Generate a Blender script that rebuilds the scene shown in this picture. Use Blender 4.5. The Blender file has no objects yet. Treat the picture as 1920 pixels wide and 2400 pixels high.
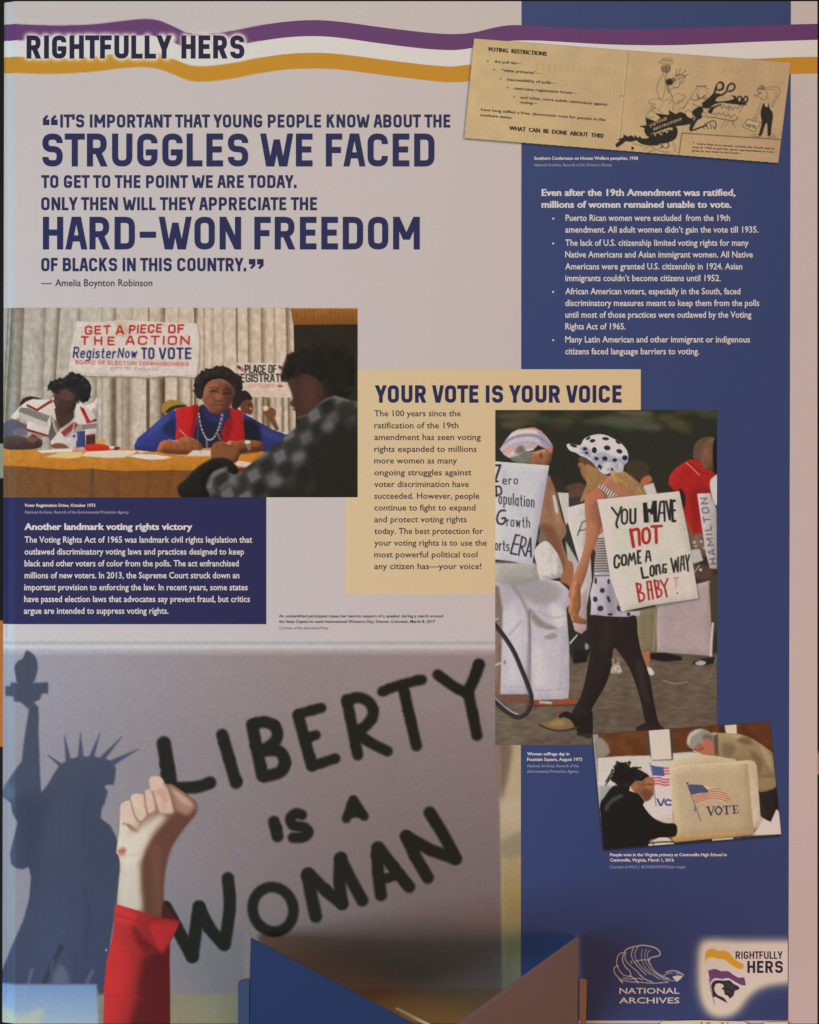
import bpy, math
import numpy as np
from mathutils import Vector, Matrix

# ------------------------------------------------------------------ camera, world, lamps, exposure
S = 0.0005            # metres per unit of the printed layout (the board is 0.96 m wide)
CX, CY, CZ = 960.0, 1200.0, 1.30
CAM_D = 2.6
scene = bpy.context.scene
COL = scene.collection

cam_data = bpy.data.cameras.new('camera')
cam_data.sensor_fit = 'VERTICAL'
cam_data.sensor_height = 24.0
cam_data.lens = 24.0 * CAM_D / (2400 * S)
cam_data.clip_start = 0.05
cam_data.clip_end = 60
cam_data.dof.use_dof = True
cam_data.dof.focus_distance = CAM_D
cam_data.dof.aperture_fstop = 2.8
cam = bpy.data.objects.new('camera', cam_data)
cam.location = (0, -CAM_D, CZ)
cam.rotation_euler = (math.radians(90), 0, 0)
COL.objects.link(cam)
scene.camera = cam

world = bpy.data.worlds.new('World')
scene.world = world
world.use_nodes = True
bg = world.node_tree.nodes['Background']
bg.inputs[0].default_value = (1.0, 0.90, 0.86, 1)
bg.inputs[1].default_value = 0.02

def area(name, loc, target, size, size_y, power, color):
    d = bpy.data.lights.new(name, 'AREA')
    d.shape = 'RECTANGLE'; d.size = size; d.size_y = size_y
    d.energy = power; d.color = color
    o = bpy.data.objects.new(name, d)
    o.location = loc
    o.rotation_euler = (Vector(target) - Vector(loc)).to_track_quat('-Z', 'Y').to_euler()
    COL.objects.link(o)
    return o

area('window_light', (-1.9, -1.7, 0.3), (0, 0, 1.3), 1.1, 0.8, 51.0, (0.67, 0.88, 1.0))
area('side_window_light', (-2.1, -0.55, 1.3), (-0.2, 0, 1.3), 0.5, 1.6, 5.0, (0.40, 0.70, 1.0))
area('lobby_light', (1.9, -1.7, 0.25), (0, 0, 1.3), 0.9, 0.6, 26.0, (1.0, 0.31, 0.11))
area('ceiling_light', (0, -2.0, 2.7), (0, 0, 1.4), 0.6, 0.4, 18.3, (1.0, 0.92, 0.70))

vs = scene.view_settings
scene.display_settings.display_device = 'sRGB'
vs.view_transform = 'Standard'; vs.look = 'None'; vs.exposure = 0.0; vs.gamma = 1.0
vs.use_curve_mapping = False
scene.cycles.transparent_max_bounces = 16
scene.cycles.max_bounces = 5

# ------------------------------------------------------------------ small helpers
# reflectance = display colour x gain: the inks are listed as they look in the hall, per part of the board
ZONES = {'title': (1.39, 1.49, 1.59), 'desk': (1.41, 1.37, 1.33), 'march': (1.44, 1.80, 2.0), 'booth': (1.50, 2.0, 2.3),
         'pamphlet': (1.50, 1.80, 2.0), 'liberty': (1.39, 1.57, 1.6), 'cream': (1.28, 1.43, 1.47), 'column': (1.44, 1.88, 2.1), 'ground': (1.45, 1.45, 1.45)}
ZONE = ['title']

def lin(c):
    c = np.asarray(c, dtype=np.float64) / 255.0
    return np.where(c <= 0.04045, c / 12.92, ((c + 0.055) / 1.055) ** 2.4)

def refl(c):
    return np.clip(lin(c) * np.array(ZONES[ZONE[0]]), 0.002, 0.88)

RIM = ([7.0, 14.0, 19.0, 36.0], [17.5, 9.6, 10.4, 0.0])      # creased left rim of the board
def rim(x): return np.interp(x, *RIM)
def lean(x, y): return 4.5*(y/2400.0)*np.clip((60.0-x)/53.0, 0, 1)      # the left edge is not quite upright

def pt(x, y, lift=0.0, mult=1.0):
    """layout position -> world, on the printed face; the left rim of the board is folded back"""
    back = float(rim(x)) * S
    x = x - lean(x, y)
    return ((x - CX) * S, back - lift, (CY - y) * S + CZ)

def front(x, y, d):
    """a place d metres in front of the board that the camera sees at layout x, y"""
    f = (CAM_D - d) / CAM_D
    return ((x - CX) * S * f, -d, (CY - y) * S * f + CZ)

def tag(o, label=None, cat=None, group=None, kind=None):
    if label: o['label'] = label
    if cat: o['category'] = cat
    if group: o['group'] = group
    if kind: o['kind'] = kind
    return o

def empty(name, loc):
    o = bpy.data.objects.new(name, None)
    o.location = loc
    COL.objects.link(o)
    return o

def link(name, me, mat, parent=None):
    o = bpy.data.objects.new(name, me)
    if mat: me.materials.append(mat)
    COL.objects.link(o)
    if parent:
        o.parent = parent
        m = Matrix.Identity(4)
        p = parent
        while p:
            m = Matrix.Translation(p.location) @ m
            p = p.parent
        me.transform(m.inverted())
    return o

def mesh(name, verts, faces, mat, parent=None):
    me = bpy.data.meshes.new(name)
    me.from_pydata([tuple(v) for v in verts], [], faces)
    me.update()
    return link(name, me, mat, parent)

def flutes(nt, bsdf, strength=0.08, dist=0.0004):
    """fine vertical flutes of the corrugated sheet plus paper grain, as relief"""
    tc = nt.nodes.new('ShaderNodeNewGeometry')
    wv = nt.nodes.new('ShaderNodeTexWave'); wv.wave_type = 'BANDS'; wv.bands_direction = 'X'
    wv.inputs['Scale'].default_value = 34.0
    wv.inputs['Distortion'].default_value = 0.6
    wv.inputs['Detail'].default_value = 1.0
    wv.inputs['Detail Scale'].default_value = 0.4
    nz = nt.nodes.new('ShaderNodeTexNoise'); nz.inputs['Scale'].default_value = 900.0
    nz.inputs['Detail'].default_value = 2.0
    wide = nt.nodes.new('ShaderNodeTexNoise'); wide.inputs['Scale'].default_value = 3.0
    ad = nt.nodes.new('ShaderNodeMath'); ad.operation = 'MULTIPLY_ADD'; ad.inputs[1].default_value = 0.02
    ad2 = nt.nodes.new('ShaderNodeMath'); ad2.operation = 'MULTIPLY_ADD'; ad2.inputs[1].default_value = 6.0
    bp = nt.nodes.new('ShaderNodeBump'); bp.inputs['Strength'].default_value = strength
    bp.inputs['Distance'].default_value = dist
    L = nt.links.new
    L(tc.outputs['Position'], wv.inputs['Vector'])
    L(tc.outputs['Position'], nz.inputs['Vector'])
    L(tc.outputs['Position'], wide.inputs['Vector'])
    L(nz.outputs['Fac'], ad.inputs[0]); L(wv.outputs['Fac'], ad.inputs[2])
    L(wide.outputs['Fac'], ad2.inputs[0]); L(ad.outputs[0], ad2.inputs[2])
    L(ad2.outputs[0], bp.inputs['Height'])
    L(bp.outputs['Normal'], bsdf.inputs['Normal'])

def grain(nt, col_socket, bsdf, amount=0.03):
    """slight ink mottle"""
    g = nt.nodes.new('ShaderNodeNewGeometry')
    n = nt.nodes.new('ShaderNodeTexNoise'); n.inputs['Scale'].default_value = 420.0; n.inputs['Detail'].default_value = 3.0
    m = nt.nodes.new('ShaderNodeMapRange')
    m.inputs['From Min'].default_value = 0.3; m.inputs['From Max'].default_value = 0.7
    m.inputs['To Min'].default_value = 1 - amount; m.inputs['To Max'].default_value = 1 + amount
    x = nt.nodes.new('ShaderNodeVectorMath'); x.operation = 'SCALE'
    L = nt.links.new
    L(g.outputs['Position'], n.inputs['Vector']); L(n.outputs['Fac'], m.inputs['Value'])
    L(m.outputs[0], x.inputs['Scale']); L(col_socket, x.inputs[0])
    L(x.outputs[0], bsdf.inputs['Base Color'])

_mats = {}
def ink(c, name=None, rough=0.5, spec=0.16, raw=False, relief=True, amount=0.03):
    key = (tuple(c), rough, raw, relief, ZONE[0])
    if key in _mats: return _mats[key]
    m = bpy.data.materials.new(name or 'print_%d_%d_%d' % tuple(int(v) for v in c))
    m.use_nodes = True
    nt = m.node_tree; b = nt.nodes['Principled BSDF']
    rgb = nt.nodes.new('ShaderNodeRGB')
    v = lin(c) if raw else refl(c)
    rgb.outputs[0].default_value = (v[0], v[1], v[2], 1)
    b.inputs['Roughness'].default_value = rough
    b.inputs['Specular IOR Level'].default_value = spec
    grain(nt, rgb.outputs[0], b, amount)
    if relief: flutes(nt, b)
    _mats[key] = m
    return m

def raster_material():
    m = bpy.data.materials.new('printed_picture'); m.use_nodes = True
    nt = m.node_tree; b = nt.nodes['Principled BSDF']
    at = nt.nodes.new('ShaderNodeAttribute'); at.attribute_name = 'print'
    b.inputs['Roughness'].default_value = 0.5
    b.inputs['Specular IOR Level'].default_value = 0.16
    grain(nt, at.outputs['Color'], b, 0.035)
    flutes(nt, b)
    nt.links.new(at.outputs['Alpha'], b.inputs['Alpha'])
    return m
PICTURE = raster_material()

# ------------------------------------------------------------------ a little painter: colours per vertex of a fine grid
def smooth(pts, closed=True, n=6):
    P = np.asarray(pts, float); N = len(P); out = []
    rng = range(N if closed else N - 1)
    for i in rng:
        if closed: a, b, c, d = P[(i-1) % N], P[i], P[(i+1) % N], P[(i+2) % N]
        else: a, b, c, d = P[max(i-1, 0)], P[i], P[i+1], P[min(i+2, N-1)]
        for k in range(n):
            t = k / n
            out.append(0.5 * ((2*b) + (c-a)*t + (2*a-5*b+4*c-d)*t*t + (3*b-a-3*c+d)*t**3))
    if not closed: out.append(P[-1])
    return np.array(out)

def gauss(m, s):
    if s <= 0.05: return m
    r = max(1, int(s * 2.6)); k = np.exp(-0.5 * (np.arange(-r, r+1) / s) ** 2); k /= k.sum()
    for ax in (0, 1):
        pad = [(0, 0), (0, 0)]; pad[ax] = (r, r)
        p = np.pad(m, pad, mode='edge'); o = np.zeros_like(m)
        n = m.shape[ax]
        for i, w in enumerate(k):
            o += w * (p[i:i+n] if ax == 0 else p[:, i:i+n])
        m = o
    return m

def vnoise(shape, cell, seed, cellx=None):
    rs = np.random.RandomState(seed); cx = cellx or cell
    h, w = shape; gy, gx = int(h/cell)+3, int(w/cx)+3
    g = rs.rand(gy, gx)
    y = np.arange(h)/cell; x = np.arange(w)/cx
    yi, xi = y.astype(int), x.astype(int); fy, fx = y-yi, x-xi
    fy = fy*fy*(3-2*fy); fx = fx*fx*(3-2*fx)
    fy = fy[:, None]; fx = fx[None, :]
    A = g[np.ix_(yi, xi)]; B = g[np.ix_(yi, xi+1)]; C = g[np.ix_(yi+1, xi)]; D = g[np.ix_(yi+1, xi+1)]
    return (A*(1-fx)+B*fx)*(1-fy)+(C*(1-fx)+D*fx)*fy

class Raster:
    def __init__(s, x0, y0, x1, y1, pitch, fill=(128, 128, 128), alpha=1.0):
        s.x0, s.y0, s.x1, s.y1 = x0, y0, x1, y1
        s.nx = int(round((x1-x0)/pitch)) + 1; s.ny = int(round((y1-y0)/pitch)) + 1
        s.px = (x1-x0)/(s.nx-1); s.py = (y1-y0)/(s.ny-1)
        s.c = np.zeros((s.ny, s.nx, 3)); s.c[:] = fill
        s.a = np.full((s.ny, s.nx), float(alpha))
        s.clipm = None; s.vol = None; s.wk = 1.0
        s.fr = (0.0, 0.0, 1.0)
    def frame(s, ox, oy, sc): s.fr = (ox, oy, sc)
    def q(s, pts):
        P = np.asarray(pts, float).reshape(-1, 2); ox, oy, sc = s.fr
        return np.stack([(P[:, 0]/sc+ox-s.x0)/s.px+0.5, (P[:, 1]/sc+oy-s.y0)/s.py+0.5], 1)
    def u(s, length): return length/s.fr[2]/s.px
    def grid(s):
        ox, oy, sc = s.fr
        X = ((s.x0+np.arange(s.nx)*s.px)-ox)*sc; Y = ((s.y0+np.arange(s.ny)*s.py)-oy)*sc
        return np.meshgrid(X, Y)
    def cover(s, polys, blur=0):
        m = np.zeros((s.ny, s.nx)); SS = 3
        Q = [s.q(p) for p in polys]
        lo = max(0, int(min(p[:, 1].min() for p in Q))-1); hi = min(s.ny, int(max(p[:, 1].max() for p in Q))+2)
        for r in range(lo, hi):
            row = m[r]
            for k in range(SS):
                y = r+(k+.5)/SS; xs = []
                for p in Q:
                    a = p; b = np.roll(p, -1, 0)
                    t = (a[:, 1] <= y) != (b[:, 1] <= y)
                    if t.any():
                        a = a[t]; b = b[t]
                        xs.extend((a[:, 0]+(y-a[:, 1])/(b[:, 1]-a[:, 1])*(b[:, 0]-a[:, 0])).tolist())
                xs.sort()
                for i in range(0, len(xs)-1, 2):
                    xa = min(max(xs[i], 0), s.nx); xb = min(max(xs[i+1], 0), s.nx)
                    if xb <= xa: continue
                    ia, ib = int(xa), int(xb)
                    if ia == ib: row[ia] += (xb-xa)/SS
                    else:
                        row[ia] += (ia+1-xa)/SS
                        row[ia+1:ib] += 1/SS
                        if ib < s.nx: row[ib] += (xb-ib)/SS
        b = s.u(blur)
        if b > 0.05: m = gauss(m, b)
        return np.clip(m, 0, 1)
    def put(s, m, col, alpha=1.0, mode='over'):
        if s.clipm is not None: m = m*s.clipm
        m = m*alpha
        if callable(col):
            X, Y = s.grid(); col = col(X, Y)
        else: col = np.asarray(col, float)
        mm = m[..., None]
        if mode == 'mul': s.c = s.c*(1-mm)+s.c*(col/255.0)*mm
        elif mode == 'under':            # paint and make opaque where the raster is see-through
            na = s.a+(1-s.a)*m
            w = np.where(na > 1e-6, m*(1-s.a)/np.maximum(na, 1e-6), 0)[..., None]
            s.c = s.c*(1-w)+col*w; s.a = na
        else:
            na = m+s.a*(1-m)
            w = np.where(na > 1e-6, m/np.maximum(na, 1e-6), 0)[..., None]
            s.c = s.c*(1-w)+col*w; s.a = na
    def poly(s, pts, col, blur=0, alpha=1.0, sm=False, mode='over'):
        if sm: pts = smooth(pts)
        m = s.cover([pts], blur)
        s.put(m, col, alpha, mode)
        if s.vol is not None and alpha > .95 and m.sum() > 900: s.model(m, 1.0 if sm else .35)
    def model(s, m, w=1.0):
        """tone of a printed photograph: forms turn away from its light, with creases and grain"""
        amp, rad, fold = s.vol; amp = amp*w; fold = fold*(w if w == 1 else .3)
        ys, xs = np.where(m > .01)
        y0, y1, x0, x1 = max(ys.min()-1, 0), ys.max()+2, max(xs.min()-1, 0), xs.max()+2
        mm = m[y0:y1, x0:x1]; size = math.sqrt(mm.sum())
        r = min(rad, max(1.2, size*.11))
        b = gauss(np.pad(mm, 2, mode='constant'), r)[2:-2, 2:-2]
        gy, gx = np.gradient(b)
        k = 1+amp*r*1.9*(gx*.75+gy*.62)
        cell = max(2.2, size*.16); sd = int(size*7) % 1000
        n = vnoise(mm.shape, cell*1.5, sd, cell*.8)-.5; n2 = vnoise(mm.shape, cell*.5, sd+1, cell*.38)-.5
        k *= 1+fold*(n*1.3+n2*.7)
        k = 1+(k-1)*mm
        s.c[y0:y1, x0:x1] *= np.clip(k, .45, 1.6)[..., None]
    def blob(s, pts, col, blur=0, alpha=1.0, mode='over'): s.poly(pts, col, blur, alpha, True, mode)
    def rect(s, x0, y0, x1, y1, col, blur=0, alpha=1.0, mode='over'):
        s.poly([(x0, y0), (x1, y0), (x1, y1), (x0, y1)], col, blur, alpha, False, mode)
    def ell(s, cx, cy, rx, ry, col, blur=0, alpha=1.0, rot=0, mode='over'):
        t = np.linspace(0, 2*np.pi, 28, endpoint=False); r = math.radians(rot)
        x = rx*np.cos(t); y = ry*np.sin(t)
        s.poly(np.stack([cx+x*math.cos(r)-y*math.sin(r), cy+x*math.sin(r)+y*math.cos(r)], 1), col, blur, alpha, False, mode)
    def line(s, pts, w, col, blur=0, alpha=1.0, sm=False, w2=None, mode='over'):
        if sm: pts = smooth(pts, False)
        Q = s.q(pts); w = w*s.wk; W = s.u(w)/2; W2 = s.u(w2)/2 if w2 is not None else W
        soft = 0.5+s.u(blur)*1.3
        m = np.zeros((s.ny, s.nx)); n = len(Q)-1
        for i in range(n):
            (ax, ay), (bx, by) = Q[i], Q[i+1]
            ra = W+(W2-W)*i/n; rb = W+(W2-W)*(i+1)/n; R = max(ra, rb)+soft+1
            X0 = max(0, int(min(ax, bx)-R)); X1 = min(s.nx, int(max(ax, bx)+R)+2)
            Y0 = max(0, int(min(ay, by)-R)); Y1 = min(s.ny, int(max(ay, by)+R)+2)
            if X1 <= X0 or Y1 <= Y0: continue
            X = np.arange(X0, X1)[None, :]+.5; Y = np.arange(Y0, Y1)[:, None]+.5
            dx, dy = bx-ax, by-ay; L2 = dx*dx+dy*dy+1e-9
            t = np.clip(((X-ax)*dx+(Y-ay)*dy)/L2, 0, 1)
            d = np.hypot(X-ax-t*dx, Y-ay-t*dy); r = ra+(rb-ra)*t
            v = np.clip(0.5+(r-d)/(2*soft), 0, 1)*np.minimum(1, 2*r/ (2*0.5) if W < .5 else 1)
            m[Y0:Y1, X0:X1] = np.maximum(m[Y0:Y1, X0:X1], v)
        s.put(m, col, alpha, mode)
    def fuzz(s, pts, col, n, r, seed, out=.35, blur=1.2):
        """locks of hair along an outline"""
        P = smooth(pts); rs = np.random.RandomState(seed); c = P.mean(0)
        for i in range(n):
            p = P[rs.randint(len(P))]; k = 1-rs.rand()*out
            q = c+(p-c)*k+rs.randn(2)*r*.25; a = r*(.5+rs.rand()*.8); v = rs.rand()
            s.ell(q[0], q[1], a, a*(.4+.5*rs.rand()), tuple(np.array(col)*(0.75+v*.65)), blur, .85, rot=rs.rand()*180)
    def clip(s, pts=None, sm=False, blur=0):
        s.clipm = None
        if pts is not None: s.clipm = s.cover([smooth(pts) if sm else pts], blur)
    def noise(s, cell, amp, seed, cellx=None):
        n = vnoise((s.ny, s.nx), max(1.0, s.u(cell)), seed, max(1.0, s.u(cellx)) if cellx else None)
        k = 1+(n-.5)*2*amp
        if s.clipm is not None: k = 1+(k-1)*s.clipm
        s.c *= k[..., None]
    def text(s, t, x0, yb, x1, cap, w, col, dy=0.0, blur=0, alpha=1.0, rnd=.22, gap=.30, slant=0.0, squeeze=1.0):
        """hand lettering: the text runs from x0 to x1, baseline rises by dy over the run"""
        strokes, W = layout(t, gap, rnd, rise=True)
        for st in strokes:
            P = np.array(st, float)
            fx = P[:, 0]/W
            X = x0+fx*(x1-x0)+P[:, 1]*cap*slant; Y = yb-dy*fx-P[:, 1]*cap
            s.line(np.stack([X, Y], 1), w, col, blur, alpha)
    def build(s, name, lift, parent, quad=None, label=None):
        xs = s.x0+np.arange(s.nx)*s.px; ys = s.y0+np.arange(s.ny)*s.py
        for k in (14.0, 19.0, 36.0):
            if s.x0 < k < s.x1: xs[np.argmin(abs(xs-k))] = k
        X, Y = np.meshgrid(xs, ys)
        V = np.stack([(X-lean(X, Y)-CX)*S, rim(X)*S-lift, (CY-Y)*S+CZ], -1).reshape(-1, 3)
        idx = np.arange(s.nx*s.ny).reshape(s.ny, s.nx)
        F = np.stack([idx[:-1, :-1], idx[1:, :-1], idx[1:, 1:], idx[:-1, 1:]], -1).reshape(-1, 4)
        al = s.a
        if al.min() < 0.999:
            v = (al > 0.004)
            keep = (v[:-1, :-1] | v[1:, :-1] | v[1:, 1:] | v[:-1, 1:]).reshape(-1)
            F = F[keep]
        me = bpy.data.meshes.new(name)
        used = np.unique(F); remap = np.zeros(len(V), int); remap[used] = np.arange(len(used))
        V = V[used]; F = remap[F]
        off = np.zeros(3); p = parent
        while p: off += np.array(p.location); p = p.parent
        V = V-off
        me.vertices.add(len(V)); me.vertices.foreach_set('co', V.astype(np.float32).ravel())
        me.loops.add(len(F)*4); me.loops.foreach_set('vertex_index', F.astype(np.int32).ravel())
        me.polygons.add(len(F))
        me.polygons.foreach_set('loop_start', (np.arange(len(F))*4).astype(np.int32))
        me.polygons.foreach_set('loop_total', np.full(len(F), 4, np.int32))
        me.update(calc_edges=True)
        ca = me.color_attributes.new('print', 'FLOAT_COLOR', 'POINT')
        rgba = np.concatenate([refl(np.clip(s.c, 0, 255)), s.a[..., None]], -1).reshape(-1, 4)[used]
        ca.data.foreach_set('color', rgba.astype(np.float32).ravel())
        me.materials.append(PICTURE)
        o = bpy.data.objects.new(name, me); COL.objects.link(o)
        if parent: o.parent = parent
        if label: o['label'] = label
        return o

def lg(p0, c0, p1, c1):
    p0 = np.array(p0, float); d = np.array(p1, float)-p0; L = (d**2).sum()
    c0 = np.array(c0, float); c1 = np.array(c1, float)
    def f(X, Y):
        t = np.clip(((X-p0[0])*d[0]+(Y-p0[1])*d[1])/L, 0, 1)[..., None]
        return c0*(1-t)+c1*t
    return f

# ------------------------------------------------------------------ letters: squared display capitals and hand lettering from the same strokes
G = {
'A': (1.0, '0,0 .4,1 .6,1 1,0|.17,.3 .83,.3'), 'B': (1, '0,0 0,1|0,1 .97,1* .97,.53* 0,.53|.6,.53 1,.53* 1,0* 0,0'),
'C': (1, '1,.72 1,1* 0,1* 0,0* 1,0* 1,.28'), 'D': (1, '0,0 0,1|0,1 1,1* 1,0* 0,0'),
'E': (.85, '1,1 0,1 0,0 1,0|0,.52 .88,.52'), 'F': (.82, '1,1 0,1 0,0|0,.5 .88,.5'),
'G': (1, '1,.75 1,1* 0,1* 0,0* 1,0* 1,.41 .6,.41'), 'H': (1, '0,0 0,1|1,0 1,1|0,.52 1,.52'), 'I': (0, '0,0 0,1'),
'J': (.8, '1,1 1,0* 0,0* 0,.25'), 'K': (.95, '0,0 0,1|.95,1 .02,.42|.35,.62 1,0'), 'L': (.78, '0,1 0,0 1,0'),
'M': (1.35, '0,0 0,1 .5,.3 1,1 1,0'), 'N': (1.05, '0,0 0,1 1,0 1,1'), 'O': (1, '0,.5 0,1* 1,1* 1,0* 0,0* 0,.5'),
'P': (.95, '0,0 0,1|0,1 1,1* 1,.42* 0,.42'), 'Q': (1, '0,.5 0,1* 1,1* 1,0* 0,0* 0,.5|.6,.22 1.08,-.05'),
'R': (1, '0,0 0,1|0,1 .96,1* .96,.46* 0,.46|.5,.46 1,0'), 'S': (1, '1,.76 1,1* 0,1* 0,.53* 1,.53* 1,0* 0,0* 0,.24'),
'T': (1.0, '0,1 1,1|.5,1 .5,0'), 'U': (1, '0,1 0,0* 1,0* 1,1'), 'V': (1.05, '0,1 .43,0 .57,0 1,1'),
'W': (1.6, '0,1 .22,0 .3,0 .5,.85 .7,0 .78,0 1,1'), 'X': (1, '0,0 1,1|0,1 1,0'), 'Y': (1.05, '0,1 .5,.42 1,1|.5,.42 .5,0'),
'Z': (.95, '0,1 1,1 0,0 1,0'), '-': (.75, '0,.44 1,.44'), '.': (0, '0,-.02 0,.07'), "'": (.0, '0,1.03 0,.75'),
'!': (0, '0,1 0,.35|0,-.02 0,.08'), '?': (.8, '0,.8 0,1* 1,1* 1,.5* .5,.5 .5,.28|.5,-.02 .5,.07'), ',': (.1, '0,.05 -.1,-.15'),
'a': (.75, '1,.62 1,0|1,.62* 0,.62* 0,0* 1,0*'), 'b': (.75, '0,1 0,0|0,.62 1,.62* 1,0* 0,0'), 'c': (.7, '1,.62 0,.62* 0,0* 1,0'),
'd': (.75, '1,1 1,0|1,.62 0,.62* 0,0* 1,0'), 'e': (.75, '0,.33 1,.33 1,.62* 0,.62* 0,0* 1,.03'),
'f': (.5, '1,1 .4,1* .4,0|0,.6 .9,.6'), 'g': (.75, '1,.62 1,-.3* 0,-.3|1,.62 0,.62* 0,0* 1,0'), 'h': (.75, '0,1 0,0|0,.6 1,.62* 1,0'),
'i': (0, '0,.62 0,0|0,.82 0,.85'), 'k': (.7, '0,1 0,0|0,.2 1,.62|.3,.35 1,0'), 'l': (0, '0,1 0,0'), 'm': (1.2, '0,0 0,.62|0,.6 .5,.62* .5,0|.5,.6 1,.62* 1,0'),
'n': (.7, '0,0 0,.62|0,.6 1,.62* 1,0'), 'o': (.75, '0,.3 0,.62* 1,.62* 1,0* 0,0* 0,.3'), 'p': (.75, '0,.62 0,-.3|0,.62 1,.62* 1,0* 0,0'),
'r': (.5, '0,0 0,.62|0,.45 1,.62'), 's': (.65, '1,.58 0,.62* 0,.33* 1,.33* 1,0* 0,.03'), 't': (.5, '.4,.9 .4,0* 1,0|0,.62 .9,.62'),
'u': (.7, '0,.62 0,0* 1,0* 1,.62'), 'v': (.7, '0,.62 .5,0 1,.62'), 'w': (1.1, '0,.62 .25,0 .5,.55 .75,0 1,.62'), 'y': (.7, '0,.62 .5,.05|1,.62 .25,-.3'),
}
CAPW = 0.46
def rounded(pts, flags, r):
    P = [np.array(p, float) for p in pts]; out = []
    for i, p in enumerate(P):
        if flags[i] and 0 < i < len(P)-1:
            a, b = P[i-1]-p, P[i+1]-p; la, lb = np.linalg.norm(a), np.linalg.norm(b)
            ca = r if not (i-1 > 0 and flags[i-1]) else min(r, la*.5); cb = r if not (i+1 < len(P)-1 and flags[i+1]) else min(r, lb*.5)
            ca = min(ca, la*.98); cb = min(cb, lb*.98)
            p0 = p+a/la*ca; p1 = p+b/lb*cb
            for k in range(6):
                t = k/5; out.append((1-t)**2*p0+2*t*(1-t)*p+t*t*p1)
        else: out.append(p)
    return out

def glyph(ch, w, r):
    out = []
    for st in G[ch][1].split('|'):
        pts, fl = [], []
        for tok in st.split():
            f = tok.endswith('*'); a, b = tok.rstrip('*').split(',')
            pts.append((float(a)*w, float(b))); fl.append(f)
        out.append(rounded(pts, fl, r))
    return out

def layout(t, gap=.30, r=.2, capw=CAPW, rise=False, space=.34, th=0.0):
    x = 0; out = []
    for ch in t:
        if ch == ' ': x += space; continue
        if ch == '\u201c' or ch == '\u201d': ch = "'"
        w = G[ch][0]*capw
        for st in glyph(ch, w, r): out.append([(p[0]+x, p[1]) for p in st])
        x += w+gap
    return out, max(x-gap, 1e-3)

def ribbon(P, w):
    P = np.asarray(P, float); keep = [0]
    for i in range(1, len(P)):
        if np.linalg.norm(P[i]-P[keep[-1]]) > 1e-4: keep.append(i)
    P = P[keep]; n = len(P); L = []; R = []
    d = P[1:]-P[:-1]; d /= np.linalg.norm(d, axis=1)[:, None]
    nn = np.stack([-d[:, 1], d[:, 0]], 1)
    closed = np.linalg.norm(P[0]-P[-1]) < 1e-3
    for i in range(n):
        if closed and i in (0, n-1): a, b = nn[-1], nn[0]
        elif i == 0: a = b = nn[0]
        elif i == n-1: a = b = nn[-1]
        else: a, b = nn[i-1], nn[i]
        m = a+b; l = np.linalg.norm(m)
        m = m/l if l > 1e-6 else a
        k = 1/max(0.36, float(m @ a))
        L.append(P[i]+m*w/2*k); R.append(P[i]-m*w/2*k)
    return L, R

def raw_strokes(ch, w):
    """strokes as (points, rounded flags)"""
    for st in G[ch][1].split('|'):
        pts, fl = [], []
        for tok in st.split():
            fl.append(tok.endswith('*')); a, b = tok.rstrip('*').split(',')
            pts.append((float(a)*w, float(b)))
        yield pts, fl

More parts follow.
